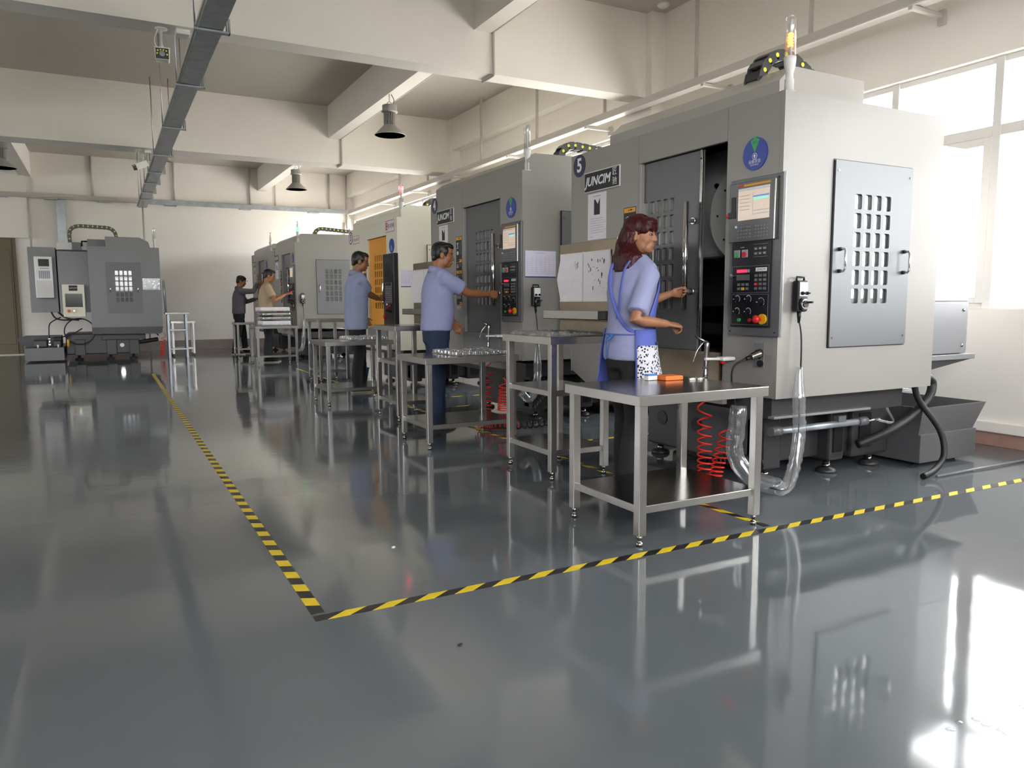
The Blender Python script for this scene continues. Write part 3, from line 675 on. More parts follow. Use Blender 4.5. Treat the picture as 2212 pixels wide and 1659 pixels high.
        m = MB(F).mat('paper').box(-2.0, -1.66, 2.14+dz, 2.26+dz, 0, .002); m.mat('redink')
        for (x0, x1, z0, z1) in ((-2.0, -1.66, 2.14, 2.146), (-2.0, -1.66, 2.254, 2.26), (-2.0, -1.994, 2.14, 2.26), (-1.666, -1.66, 2.14, 2.26)): m.box(x0, x1, z0+dz, z1+dz, .002, .0025)
        m.text('HB-640HT', -1.83, 2.20+dz, .07, .0028); m.build('model_plate', None, root)
        m = MB(F).mat('paper').box(-.46, -.10, 2.19+dz, 2.345+dz, 0, .002); m.mat('redink')
        for (x0, x1, z0, z1) in ((-.46, -.10, 2.19, 2.196), (-.46, -.10, 2.339, 2.345), (-.46, -.454, 2.19, 2.345), (-.106, -.10, 2.19, 2.345)): m.box(x0, x1, z0+dz, z1+dz, .002, .0025)
        m.text('E', -.41, 2.267+dz, .13, .0028, 0, .9, .006); m.mat('ink').text('西川机械', -.245, 2.267+dz, .065, .0028); m.build('brand_plate', None, root)
        m = MB(F).mat('whitemetal').box(-1.95, -1.72, 1.60+dz, 2.05+dz, 0, .004, .001); m.mat('lilacpaper').box(-1.93, -1.74, 1.63+dz, 2.02+dz, .004, .005); m.mat('skyblue').box(-1.87, -1.80, 1.75+dz, 1.9+dz, .005, .0055); m.build('notice_frame', None, root)
        wl = MB(F).mat('ink').box(-1.49, -1.36, 1.15+dz, 1.85+dz, 0, .0015); wl.mat('amberink')
        for k in range(6): wl.box(-1.485, -1.365, 1.80-k*.115+dz, 1.83-k*.115+dz, .0015, .002)
        wl.build('warning_label', None, root)
    zd = 2.043+dz-(.04 if brand == 'cream' else 0)
    m = MB(F).mat('blue').disc(-.21, zd, .094, 0, .008); m.mat('green' if brand != 'cream' else 'blue').prism([(-.21, zd+.005), (-.245, zd+.078), (-.21, zd+.092), (-.175, zd+.078)], .008, .0095, 'z')
    if brand != 'cream': m.mat('blue').text('运行', -.21, zd+.066, .020, .0098); m.mat('green').box(-.22, -.20, zd+.088, zd+.1, 0, .009)
    m.mat('whiteink').disc(-.21, zd-.014, .019, .008, .009); m.mat('blue').disc(-.21, zd-.014, .016, .009, .0095); m.mat('whiteink').prism([(-.222, zd-.014), (-.198, zd-.014), (-.21, zd-.001)], .0095, .01, 'z').box(-.215, -.205, zd-.025, zd-.012, .0095, .01)
    m.text('设备状态', -.21, zd-.045, .024, .009); m.text('EQUIPMENT', -.21, zd-.063, .012, .009); m.build('status_disc', None, root)
    if brand == 'cream': control_panel(root, F, -.03, .40, .95+dz, 1.895+dz, 'black')
    else: control_panel(root, F, -.018, .375, .978+dz, 1.905+dz)
    # ---- base casting, feet
    m = MB().mat('iron'); m.box(MX+.10, MX+D-.12, y0+.12, y0+W_-.12, .47, .60)
    m.box(MX+.40, MX+1.30, y0+.55, y0+W_-.55, .12, .50, .02)
    m.box(MX+.30, MX+.46, y0+.36, y0+W_-.66, .085, .455, .015)
    m.box(MX+.85, MX+1.0, y0+.30, y0+W_-.3, .10, .5, .02); m.box(MX+1.15, MX+1.55, y0+.36, y0+W_-.4, .085, .5, .02)
    m.box(MX+.30, MX+1.5, y0+.40, y0+.52, .12, .42, .015)
    m.mat('black')
    for yy in (.62, 1.0, 1.38): m.cyl((MX+.299, y0+yy, .30), (MX+.294, y0+yy, .30), .055, None, 18)
    for xx in (.42, .68): m.cyl((MX+xx, y0+.397, .27), (MX+xx, y0+.393, .27), .05, None, 18)
    m.box(MX+1.22, MX+1.34, y0+.352, y0+.358, .15, .40); m.box(MX+.88, MX+.97, y0+.292, y0+.298, .16, .42)
    m.build('base_casting', None, root)
    for xx, yy in ((.38, .42), (.38, W_-.72), (.95, .40), (1.42, .42), (1.42, W_-.5)):
        q = MB().mat('iron').lathe((MX+xx, y0+yy, 0), (0, 0, 1), [(.07, 0), (.07, .015), (.055, .03), (.022, .035), (.022, .09)], 18); q.mat('steel').cyl((MX+xx, y0+yy, .035), (MX+xx, y0+yy, .06), .028, None, 6); q.build('levelling_foot', None, root)
    # ---- rear electrical cabinet
    m = MB().mat('paint' if num == 5 else body); m.box(MX+D, MX+2.42, y0+.36, y0+1.9, 1.175, 2.30, .006); m.mat('mid').box(MX+D, MX+2.42, y0+.355, y0+1.9, .78, 1.170, .006)
    m.mat('steel')
    for z in (.84, 1.11): m.ell((MX+2.36, y0+.353, z), (.013, .008, .013), None, 10, 6)
    m.mat('mid').box(MX+D, MX+2.50, y0+.33, y0+1.95, .735, .775, .004); m.mat('iron').prism([(MX+D, .60), (MX+D, .735), (MX+2.48, .735)], y0+.345, y0+.36, 'y').prism([(MX+D, .60), (MX+D, .735), (MX+2.48, .735)], y0+1.8, y0+1.83, 'y')
    m.build('electrical_cabinet', None, root)
    return root
M5 = machine(5, 3.14, 0.0, 'nearest grey machining centre, number 5, with door slid half open', gap=.245, sidepanel='brush', led='amber')
M4 = machine(4, 6.19, .025, 'grey machining centre number 4 behind the man in blue jeans')
M3 = machine(3, 9.58, -.06, 'cream machining centre number 3 with orange sliding door', body='cream', door='orange', sidepanel='cream', brand='cream', led='red')
M2 = machine(2, 15.65, .06, 'grey machining centre with green beacon behind man in beige shirt', sidepanel='mid', led='green')
M1 = machine(1, 18.51, .06, 'farthest grey machining centre of the row against the end wall', sidepanel='mid')
# cable chains on the roofs
def roofchain(root, y, x0, zt, pts): return chain(root, pts, .10, y)
chain(M5, [(3.90, 2.50), (3.90, 2.62), (3.92, 2.70), (3.965, 2.765), (4.03, 2.81), (4.11, 2.825), (4.19, 2.815), (4.27, 2.78), (4.35, 2.74), (4.43, 2.70), (4.50, 2.66)], .12, 3.85)
def low_chain(root, x0, y, z): chain(root, [(x0, z-.10), (x0, z-.02), (x0+.03, z+.06), (x0+.09, z+.115)]+[(x0+.17+k*.085, z+.125-k*.006) for k in range(9)], .10, y)
low_chain(M4, 4.02, 6.55, 2.60); low_chain(M3, 4.05, 10.2, 2.50)
low_chain(M2, 4.05, 16.6, 2.66); low_chain(M1, 4.1, 19.3, 2.66)
# ---------------------------------------------------------------- details only the nearest machine shows
def smooth(pts, k=6):
    P = [V(p) for p in pts]; out = []
    for i in range(len(P)-1):
        a, b, c, d = P[max(i-1, 0)], P[i], P[i+1], P[min(i+2, len(P)-1)]
        for j in range(k):
            t = j/k; out.append(.5*((2*b)+(c-a)*t+(2*a-5*b+4*c-d)*t*t+(3*b-a-3*c+d)*t**3))
    return out+[P[-1]]
m = MB().mat('galv'); m.cyl((3.62, 3.30, .385), (4.38, 3.30, .385), .022, None, 16); m.mat('dark').cyl((3.56, 3.30, .385), (3.64, 3.30, .385), .03, None, 14).cyl((4.36, 3.30, .385), (4.44, 3.30, .385), .03, None, 14)
m.mat('chrome').cyl((4.44, 3.30, .385), (4.58, 3.30, .385), .010, None, 10); m.mat('dark').box(4.15, 4.22, 3.28, 3.32, .40, .44); m.build('air_cylinder', None, M5)
m = MB().mat('mid').box(3.5, 4.38, 3.22, 3.27, .475, .49, .003); m.build('drip_rail', None, M5)
m = MB().mat('clear'); m.tube(smooth([(4.60, 3.30, .60), (4.61, 3.28, .48), (4.70, 3.28, .36), (4.55, 3.29, .385)]), .008, 8); m.tube(smooth([(4.7, 3.32, .60), (4.95, 3.3, .56), (5.02, 3.34, .60)]), .008, 8); m.build('air_line', M['wrap'], M5)
m = MB().mat('steel').cyl((4.87, 3.25, .66), (4.93, 3.25, .66), .026, None, 14); m.box(4.88, 4.90, 3.235, 3.265, .68, .70); m.mat('estopyel').cyl((4.93, 3.25, .66), (4.945, 3.25, .66), .028, None, 14)
m.mat('rubber').tube(smooth([(4.94, 3.25, .66), (5.01, 3.25, .65), (5.06, 3.25, .60), (5.0, 3.24, .50), (4.80, 3.24, .38), (4.60, 3.26, .30), (4.42, 3.34, .22)]), .030, 12); m.build('coolant_hose', None, M5)
m = MB().mat('rubber'); m.tube(smooth([(4.83, 3.23, .62), (4.88, 3.22, .50), (5.0, 3.14, .30), (5.0, 3.10, .14), (4.88, 3.08, .05), (4.72, 3.06, .022)]), .021, 12)
m.mat('mid').cyl((4.85, 3.05, .012), (6.2, 3.05, .012), .009, None, 8); tag(m.build('drain_hose'), 'thin black hose dropping to the floor at right of nearest machine', 'hose')
F5 = frame((MX, 3.14, 0), (0, -1, 0), (0, 0, 1), (-1, 0, 0)); S5 = frame((MX, 3.14, 0), (1, 0, 0), (0, 0, 1), (0, -1, 0))
m = MB(F5).mat('mid').box(-.175, -.095, .79, .935, 0, .006, .002); m.mat('steel').lathe((-.125, .875, 0), (.15, -.2, 1), [(.028, 0), (.028, .03), (.022, .035), (.022, .075), (.017, .08), (.017, .10)], 16)
m.mat('black').lathe((-.125, .875, 0), (.15, -.2, 1), [(.015, .1), (.011, .14)], 12).disc(-.115, .815, .02, .006, .02, 16); m.build('power_socket', None, M5)
m = MB(F5).mat('black').tube(smooth([(-.105, .848, .14), (-.14, .80, .20), (-.15, .70, .20), (-.15, .58, .17), (-.15, .50, .15)]), .006, 8); m.build('power_cable', None, M5)
m = MB().mat('wrap'); m.tube(smooth([(3.28, 3.29, .57), (3.27, 3.29, .45), (3.27, 3.30, .28), (3.33, 3.22, .14), (3.42, 3.06, .10)], 5), [.045, .05, .055, .055, .055, .05, .055, .06, .05, .055, .055, .05, .055, .055, .055, .055, .05, .055, .055, .055, .03], 10)
m.mat('black').tube(smooth([(3.28, 3.29, .56), (3.275, 3.29, .40), (3.28, 3.30, .28), (3.33, 3.22, .15)], 5), .022, 8); m.build('wrapped_cable', None, M5)
# magnetic gun rest and air gun
def gun_rest(root, y, z, red=True):
    m = MB().mat('white').box(MX-.10, MX, y-.035, y+.035, z-.012, z+.012, .008); m.tube([(MX-.10, y, z), (MX-.155, y+.03, z), (MX-.19, y+.03, z)], .009, 8)
    if red: m.mat('red').box(MX-.09, MX-.06, y-.012, y+.012, z-.03, z-.012, .004)
    m.build('gun_rest', None, root)
gun_rest(M5, 3.50, .83); gun_rest(M4, 6.55, .86, False)
def air_gun(x, y, z, label):
    r = empty('air_gun', (x, y, z-.2), label, 'air gun')
    m = MB().mat('steel').lathe((x, y, z-.21), (.05, 0, 1), [(.014, 0), (.016, .05), (.012, .06), (.014, .09), (.017, .15), (.015, .21), (.018, .235), (.012, .25)], 14)
    m.tube([(x+.01, y, z+.03), (x-.02, y+.02, z+.05), (x-.05, y+.05, z+.075)], [.013, .010, .006], 10); m.mat('dark').cyl((x, y, z-.13), (x, y, z-.115), .018, None, 12); m.build('gun_body', None, r)
    MB().mat('chrome').tube(smooth([(x-.015, y+.01, z+.03), (x-.055, y+.02, z-.02), (x-.075, y+.03, z-.09)]), [(.004, .010)]*13, 8).build('trigger_lever', None, r)
    return r
G5 = air_gun(3.25, 3.55, .90, 'silver air gun hanging on rest beside door of nearest machine')
G4 = air_gun(3.26, 6.60, .93, 'silver air gun hanging beside door of machine 4')
def coil(m, top, bot, r, turns, tr, sag=1.6, n=14, lead=.1):
    top, bot = V(top), V(bot); pts = [top+V((0, 0, lead))]; N = int(turns*n)
    for i in range(N+1):
        t = i/N; tt = t**(1/sag); q = top.lerp(bot, tt); a = 2*PI*turns*t; pts.append(q+V((r*math.cos(a), r*math.sin(a), 0)))
    m.tube(pts, tr, 8)
    return m
def coil_hose(parent, top, bot, r, turns, name='coiled_hose', mm='redhose', tr=.0055, lead=.1, label=None):
    m = MB().mat(mm); coil(m, top, bot, r, turns, tr, 1.7, 14, lead)
    o = m.build(name, None, parent)
    if label: tag(o, label, 'air hose')
    return o
coil_hose(G5, (3.25, 3.55, .60), (3.22, 3.50, .05), .042, 11, lead=.10)
m = MB().mat('redhose'); coil(m, (3.36, 3.46, .40), (3.28, 3.48, .08), .04, 9, .0055, 1.5, 14, .0)
m.tube(smooth([(3.24, 3.52, .06), (3.26, 3.49, .03), (3.25, 3.46, .02), (3.23, 3.47, .035)]), .03, 8); m.mat('steel').cyl((3.36, 3.45, .41), (3.42, 3.40, .41), .012, None, 10)
tag(m.build('coiled_hose'), 'second red coiled hose drooping under base of nearest machine', 'air hose')
m = MB().mat('rubber'); pts = []
for i in range(120):
    t = i/119; a = 2*PI*14*t; c = V((3.34+.26*t, 3.60-.2*t, .16+.03*math.sin(3*t))); pts.append(c+V((0, .028*math.cos(a), .028*math.sin(a))))
m.tube(pts, .007, 6); tag(m.build('coiled_cable'), 'black coiled cable lying under front of nearest machine', 'cable')
coil_hose(G4, (3.26, 6.60, .62), (3.22, 6.55, .15), .045, 8, lead=.12)
m = MB().mat('redhose'); coil(m, (3.30, 6.35, .42), (3.27, 6.33, .16), .04, 9, .006, 1.4, 12, .05); tag(m.build('coiled_hose'), 'second red coiled hose hanging beside leg of tall workstation at machine 4', 'air hose')
m = MB().mat('redhose'); pts = []
for i in range(160):
    t = i/159; a = 2*PI*16*t; pts.append(V((3.0+.30*t, 6.30-.22*t, .06))+V((0, .05*math.cos(a), .045*math.sin(a))))
m.tube(pts, .006, 6); tag(m.build('coiled_hose'), 'red coiled hose lying on floor behind table at machine 4', 'air hose')
m = MB().mat('rubber'); pts = []
for i in range(260):
    t = i/259; a = 2*PI*26*t; q = smooth([(3.45, 6.02, .22), (3.52, 5.92, .34), (3.56, 5.84, .24), (3.50, 5.80, .12), (3.25, 5.86, .09), (3.0, 5.95, .10)], 10); k = t*(len(q)-1); i0 = min(int(k), len(q)-2); c = q[i0].lerp(q[i0+1], k-i0)
    pts.append(c+V((0, .03*math.cos(a), .03*math.sin(a))))
m.tube(pts, .007, 6); tag(m.build('coiled_cable'), 'black coiled cable looping in front of machine 4 base', 'cable')
# coolant tanks
def tank(x0, x1, y0, y1, label, zb=.235, zt=.43, flare=.07, wheels=True):
    r = empty('coolant_tank', ((x0+x1)/2, (y0+y1)/2, 0), label, 'tank', None)
    MB().mat('dark').box(x0, x1, y0, y1, .03, zb, .004).build('tank_body', None, r)
    m = MB().mat('dark'); t = .012
    a = [(x0+.0, y0+.02), (x1-.03, y0+.02), (x1-.03, y1), (x0, y1)]; b = [(x0-.02, y0-.02), (x1+flare, y0-.02), (x1+flare, y1+.02), (x0-.02, y1+.02)]
    vs = [(*p, zb-.02) for p in a]+[(*p, zt) for p in b]+[(p[0]+(t if p[0] < (x0+x1)/2 else -t), p[1]+(t if p[1] < (y0+y1)/2 else -t), zt) for p in b]+[(p[0]+(t if p[0] < (x0+x1)/2 else -t), p[1]+(t if p[1] < (y0+y1)/2 else -t), zb) for p in a]
    fs = [(0, 1, 2, 3)]
    for lo in (0, 4, 8):
        for i in range(4): fs.append((lo+i, lo+(i+1) % 4, lo+4+(i+1) % 4, lo+4+i))
    fs.append((12, 15, 14, 13)); m.add(vs, fs); m.build('splash_rim', None, r)
    if wheels:
        for xx in (x0+.1, x1-.1): MB().mat('rubber').cyl((xx, y0+.1, .03), (xx, y0+.14, .03), .03, None, 14).build('caster', None, r)
    return r
tank(5.04, 5.70, 3.30, 5.0, 'dark grey coolant tank at the right end of nearest machine')
tank(5.04, 5.70, 6.40, 8.0, 'dark grey coolant tank at the rear of machine 4')
# handheld pendants
def pendant(root_xyz, label, cable, wrap=None, sy=-1):
    x, y, z = root_xyz; r = empty('handwheel_pendant', (x, y, z-.09), label, 'pendant', 'handwheel pendants hung on the machine sides')
    S = frame((x, y, z), (1, 0, 0), (0, 0, 1), (0, -1, 0))
    m = MB(S).mat('black').box(-.045, .045, -.095, .085, .01, .055, .012); m.tube([(-.03, .085, .03), (-.03, .105, .03), (.03, .105, .03), (.03, .085, .03)], .006, 8); m.build('pendant_body', None, r)
    MB(S).mat('whiteink').box(-.03, .035, -.005, .075, .055, .057, .001).build('face_plate', None, r)
    for a in (-.015, .022): MB(S).mat('black').lathe((a, .012, .057), (0, 0, 1), [(.010, 0), (.010, .012), (.004, .014), (.004, .03)], 12).build('selector_knob', None, r)
    m = MB(S).mat('black').disc(0, -.05, .036, .055, .066); m.mat('chrome').disc(0, -.05, .030, .066, .074); m.mat('black').disc(0, -.05, .02, .074, .08); m.lathe((.018, -.04, .08), (0, 0, 1), [(.006, 0), (.006, .03)], 10); m.build('pulse_wheel', None, r)
    m = MB().mat('black')
    c0 = V((x, y-.03, z-.09)); m.lathe(c0, (0, 0, -1), [(.014, 0), (.012, .03), (.007, .07)], 10); m.tube(smooth([c0+V((0, 0, -.05))]+[V(p) for p in cable]), .005, 8); m.build('pendant_cable', None, r)
    if wrap:
        P = smooth(wrap, 6); rr = [.016+.022*min(1, i/8)*(.8+.4*abs(math.sin(i*1.7))) for i in range(len(P))]; rr[-1] = .02
        MB().mat('wrap').tube(P, rr, 9).build('plastic_sleeve', None, r)
    return r
pendant((3.555, 3.14, 1.215), 'black handwheel pendant hung on bright side of nearest machine', [(3.56, 3.09, .95), (3.55, 3.08, .6), (3.54, 3.07, .42), (3.48, 3.05, .20), (3.38, 3.0, .11), (3.30, 3.05, .12)],
        [(3.558, 3.095, .80), (3.555, 3.09, .66), (3.55, 3.08, .52), (3.545, 3.07, .40), (3.50, 3.055, .24), (3.42, 3.03, .13), (3.33, 3.03, .10)])
pendant((3.545, 6.19, 1.24), 'black handwheel pendant on side of machine 4 left of wall chart', [(3.55, 6.14, .95), (3.55, 6.13, .7), (3.53, 6.12, .4)],
        [(3.55, 6.14, .80), (3.545, 6.13, .66), (3.54, 6.12, .5), (3.50, 6.1, .36), (3.42, 6.08, .29), (3.34, 6.08, .36)])
pendant((3.54, 15.65, 1.28), 'black handwheel pendant on side of grey machine behind the man in beige shirt', [(3.545, 15.6, 1.0), (3.54, 15.6, .6), (3.5, 15.6, .3)],
        [(3.54, 15.6, .85), (3.535, 15.6, .6), (3.50, 15.6, .3), (3.42, 15.6, .22)])
# charts taped to machine sides
S4 = frame((MX, 6.19, 0), (1, 0, 0), (0, 0, 1), (0, -1, 0)); S3 = frame((MX, 9.58, 0), (1, 0, 0), (0, 0, 1), (0, -1, 0))
def chart(S, root, u0, u1, v0, v1):
    m = MB(S).mat('lilacpaper').box(u0, u1, v0, v1, 0, .0015); m.mat('greyink')
    m.box((u0+u1)/2-.05, (u0+u1)/2+.05, v1-.022, v1-.018, .0015, .002)
    for k in range(9): m.box(u0+.02, u1-.02, v0+.03+k*(v1-v0-.08)/9, v0+.0312+k*(v1-v0-.08)/9, .0015, .002)
    for k in range(7): m.box(u0+.02+k*(u1-u0-.04)/6, u0+.0212+k*(u1-u0-.04)/6, v0+.03, v1-.05, .0015, .002)
    m.mat('collar').box(u0, u1, v0-.008, v0+.004, 0, .002); m.build('check_chart', None, root)
chart(S4, M4, .03, .36, 1.42, 1.66); chart(S3, M3, .04, .36, 1.40, 1.62)
m = MB(S3).mat('steel').box(.30, .38, 1.06, 1.13, 0, .01, .002); m.mat('black').box(.31, .335, 1.07, 1.12, .01, .014).box(.345, .37, 1.07, 1.12, .01, .014); m.build('switch_box', None, M3)
MB(S3).mat('estopyel').box(.46, .60, 1.62, 1.80, .0, .012, .003).build('yellow_panel', None, M3)
# ================================================================ tables, workstations, ladder
TG = 'stainless work tables in front of the machines'
def table(x0, x1, y0, y1, h, shelves, label, group=TG, name='work_table', th=.05, lg=.045, inset=.018):
    r = empty(name, ((x0+x1)/2, (y0+y1)/2, 0), label, 'table', group)
    def slab(z1, a0, a1, b0, b1, t):
        m = MB().mat('steel'); m.box(a0, a1, b0, b1, z1-.008, z1, .002); m.mat('steelb')
        m.box(a0-.0005, a0+.008, b0+.001, b1-.001, z1-t, z1-.003, .001).box(a1-.008, a1+.0005, b0+.001, b1-.001, z1-t, z1-.003, .001).box(a0+.001, a1-.001, b0-.0005, b0+.008, z1-t, z1-.003, .001).box(a0+.001, a1-.001, b1-.008, b1+.0005, z1-t, z1-.003, .001)
        return m
    slab(h, x0, x1, y0, y1, th).build('tabletop', None, r)
    for z in shelves: slab(z, x0+inset+.012, x1-inset-.012, y0+inset+.012, y1-inset-.012, .038).build('shelf', None, r)
    for xx in (x0+inset, x1-inset-lg):
        for yy in (y0+inset, y1-inset-lg):
            m = MB().mat('steelb').box(xx, xx+lg, yy, yy+lg, 0.055, h-.01, .0025); L = m.build('leg', None, r)
            MB().mat('steel').lathe((xx+lg/2, yy+lg/2, 0), (0, 0, 1), [(.016, 0), (.016, .02), (.009, .022), (.009, .035), (.014, .036), (.014, .056)], 12).build('levelling_foot', None, L)
    return r
table(2.185, 3.02, 2.82, 3.48, .742, [.20], 'nearest stainless work table, woman stands behind it')
table(2.215, 3.06, 5.60, 6.27, .742, [.20], 'stainless table in front of man in jeans with tray of wrapped parts on it')
table(2.185, 3.0, 8.60, 9.32, .745, [.20], 'stainless table in front of man at orange door')
table(2.47, 3.27, 14.85, 15.6, .76, [.20], 'far stainless table piled with wrapped packages beside man in beige')
table(2.52, 2.95, 17.62, 18.25, .77, [.20], 'farthest narrow stainless table beside man in grey jacket')
WG = 'tall stainless workstations with document boards'
def workstation(x0, x1, y0, y1, h, label, board=True, papers=True, bz=.645):
    r = table(x0, x1, y0, y1, h, [.60, .20], label, WG, 'tall_workstation')
    if not board: return r
    bx = x1-.02
    m = MB().mat('steelr').box(bx-.012, bx, y0-.07, y1-.03, h+.005, h+bz, .002); m.mat('steel').box(bx-.012, bx+.03, y0-.095, y0-.07, h+.005, h+bz+.008, .003); B = m.build('document_board', None, r)
    Bf = frame((bx-.012, y0, 0), (0, -1, 0), (0, 0, 1), (-1, 0, 0)); yw = y1-y0
    for k, (a, b) in enumerate(((-yw*.90, -yw*.49), (-yw*.44, -.0))):
        m = MB(Bf).mat('whitemetal')
        z0, z1 = h+.24, h+.575
        m.box(a-.012, a, z0, z1, 0, .012).box(b, b+.012, z0, z1, 0, .012).box(a-.012, b+.012, z0-.012, z0, 0, .016); m.box(a-.012, b+.012, z1-.04, z1, 0, .004); H_ = m.build('paper_holder', None, B)
        p = MB(Bf).mat('paper'); ex = -.012 if k == 0 else .0
        vs = [(a+ex+.002, z0, .012), (b, z0, .008), (a+ex-.010, z0+.15, .035 if k == 0 else .014), (b, z0+.15, .012), (a+.004, z1-.02, .016), (b, z1-.015, .008)]
        p.add(vs+[(q[0], q[1], q[2]-.0015) for q in vs], [(0, 1, 3, 2), (2, 3, 5, 4), (6, 8, 9, 7), (8, 10, 11, 9), (0, 6, 7, 1), (4, 5, 11, 10), (0, 2, 8, 6), (2, 4, 10, 8), (1, 7, 9, 3), (3, 9, 11, 5)])
        if papers:
            p.mat('ink')
            if k == 0:
                for j in range(5): p.obox((b-.11+j*.02, z1-.09+.01*math.sin(j*2), .0135), (.3, 1, 0), (.014, .0015, .0008)) if False else p.box(b-.12+j*.018, b-.118+j*.018, z1-.11-.012*(j % 2), z1-.075+.008*(j % 3), .012, .0165)
                p.box(b-.16, b-.158, z1-.13, z1-.10, .015, .019)
            else:
                random.seed(3)
                for j in range(26):
                    uu = random.uniform(a+.05, b-.04); vv = random.uniform(z0+.06, z1-.06); L = random.uniform(.008, .03)
                    p.box(uu, uu+.0015, vv, vv+L, .013, .0165) if j % 3 else p.box(uu, uu+L*.6, vv, vv+.0015, .013, .0165)
        p.build('drawing_sheet', None, H_)
    m = MB(Bf).mat('steel'); a, b = -yw*.88-.10, .03
    m.box(a, b, h+.105, h+.165, .11, .115, .001).box(a, b, h+.105, h+.11, .0, .115, .001).box(a, a+.005, h+.105, h+.165, .0, .115).box(b-.005, b, h+.105, h+.165, .0, .115); m.build('pen_tray', None, B)
    return r
T2 = workstation(2.53, 3.03, 4.21, 4.88, .957, 'tall stainless workstation with drawings board standing left of the woman')
T4 = workstation(2.50, 2.98, 7.12, 7.80, .955, 'tall stainless workstation behind man in jeans, yellow corner above board', papers=False)
workstation(2.72, 3.2, 11.1, 11.85, .955, 'tall stainless workstation left of man at orange door', board=False)
# yellow corner card behind the board of the second workstation
# things on the tables
def small(name, m, label, cat, group=None): return tag(m.build(name), label, cat, group)
m = MB().mat('white').box(2.660, 2.725, 3.36, 3.40, .743, .768, .003); m.mat('skyblue').box(2.66, 2.725, 3.36, 3.40, .768, .776, .002); small('small_box', m, 'small white box with blue lid on nearest table', 'box')
m = MB().mat('orangebox').box(2.735, 2.86, 3.30, 3.40, .743, .766, .003); m.box(2.742, 2.853, 3.307, 3.393, .766, .768, .001); small('small_box', m, 'flat orange box on nearest table beside small white box', 'box')
for k, (x, y, a, lb) in enumerate(((2.875, 3.36, .3, 'small metal clip right beside the orange box on nearest table'), (2.90, 3.27, .1, 'middle one of three small metal clips on nearest table'), (2.95, 3.26, .5, 'metal clip nearest the red hose on nearest table'))):
    m = MB().mat('white' if k else 'chrome'); d = V((math.cos(a), math.sin(a), 0)); m.obox((x, y, .748), d, (.026, .007, .005)); m.mat('steel').obox((x+.02, y, .752), (-d.y, d.x, 0), (.010, .006, .004)); m.cyl((x-.02, y, .744), (x-.02, y, .756), .008, None, 10)
    small('metal_clip', m, lb, 'clip', 'metal clips on the nearest table')
def crumple(m, x0, x1, y0, y1, z, h, nx, ny, amp, seed=1):
    vs = []; fs = []
    for i in range(nx+1):
        for j in range(ny+1):
            e = min(i, nx-i, j, ny-j); p = V((x0+(x1-x0)*i/nx, y0+(y1-y0)*j/ny, 0)); q = noise.noise(p*23+V((seed, 0, 0)))
            vs.append((p.x+.01*noise.noise(p*31+V((0, seed, 3))), p.y+.01*noise.noise(p*29+V((seed, 5, 0))), z+.003+(h*(.6+.4*q)+amp*abs(noise.noise(p*61)) if e else 0)))
    N = len(vs); vs += [(p[0], p[1], z+.001) for p in vs]
    w = ny+1
    for i in range(nx):
        for j in range(ny):
            a = i*w+j; fs += [(a, a+w, a+w+1, a+1), (N+a, N+a+1, N+a+w+1, N+a+w)]
    rim = [i*w for i in range(nx+1)]+[nx*w+j for j in range(1, ny+1)]+[i*w+ny for i in range(nx-1, -1, -1)]+[j for j in range(ny-1, 0, -1)]
    for a, b in zip(rim, rim[1:]+rim[:1]): fs.append((a, b, N+b, N+a))
    m.add(vs, fs); return m
m = MB().mat('wrap'); crumple(m, 2.56, 2.99, 4.26, 4.84, .957, .022, 22, 28, .02); small('plastic_bag', m, 'crumpled clear plastic bag lying on top of the tall workstation by the woman', 'bag')
m = MB().mat('foil')
for k in range(4): m.obox((2.63+.05*k, 4.34+.05*(k % 2), .972), (1, .4*k, 0), (.03, .012, .008))
small('loose_part', m, 'small metal pieces in clear bag on tall workstation', 'metal part')
m = MB().mat('steel').box(2.74, 2.99, 4.225, 4.25, .958, .964, .001); small('steel_ruler', m, 'thin dark rule at right corner of the tall workstation top', 'ruler')
# bundles of wrapped parts
def bundle(x0, x1, y0, y1, z, h, label, nx=9, ny=7, group=None):
    r = empty('wrapped_parts_bundle', ((x0+x1)/2, (y0+y1)/2, z), label, 'wrapped parts', group)
    m = MB().mat('foil'); cw, cl = (x1-x0)/nx, (y1-y0)/ny
    for i in range(nx):
        for j in range(ny):
            hh = h*random.uniform(.72, .95); m.box(x0+i*cw+.004, x0+(i+1)*cw-.004, y0+j*cl+.005, y0+(j+1)*cl-.005, z+.002, z+hh, .008)
    o = m.build('metal_blanks', None, r)
    m = MB().mat('wrap'); crumple(m, x0-.008, x1+.008, y0-.008, y1+.008, z, h, 30, 22, .008, 4); m.build('plastic_film', None, r)
    return r
bundle(2.52, 3.04, 5.70, 6.22, .743, .042, 'shiny tray of wrapped metal parts on table in front of man in jeans')
bundle(2.52, 2.98, 8.75, 9.25, .746, .045, 'flat bundle of wrapped metal parts on table at cream machine')
z = .762
for k, (h, lb) in enumerate(((.10, 'bottom wrapped white package in the pile on far table'), (.065, 'second wrapped package from bottom in pile on far table'), (.065, 'third wrapped package from bottom in pile on far table'), (.085, 'top white wrapped package of the pile on far table'))):
    r = empty('wrapped_package', (2.85, 15.2, z), lb, 'package', 'wrapped packages piled on the far table')
    dx = .04 if k == 3 else 0
    m = MB().mat('paper' if k in (0, 3) else 'foil'); m.box(2.62-dx, 3.14-dx*.2, 14.93, 15.5, z+.002, z+h-.006, .018); m.build('package_block', None, r)
    m = MB().mat('wrap'); crumple(m, 2.605-dx, 3.155-dx*.2, 14.915, 15.515, z, h, 20, 16, .006, k); m.build('film_wrap', None, r); z += h+.014
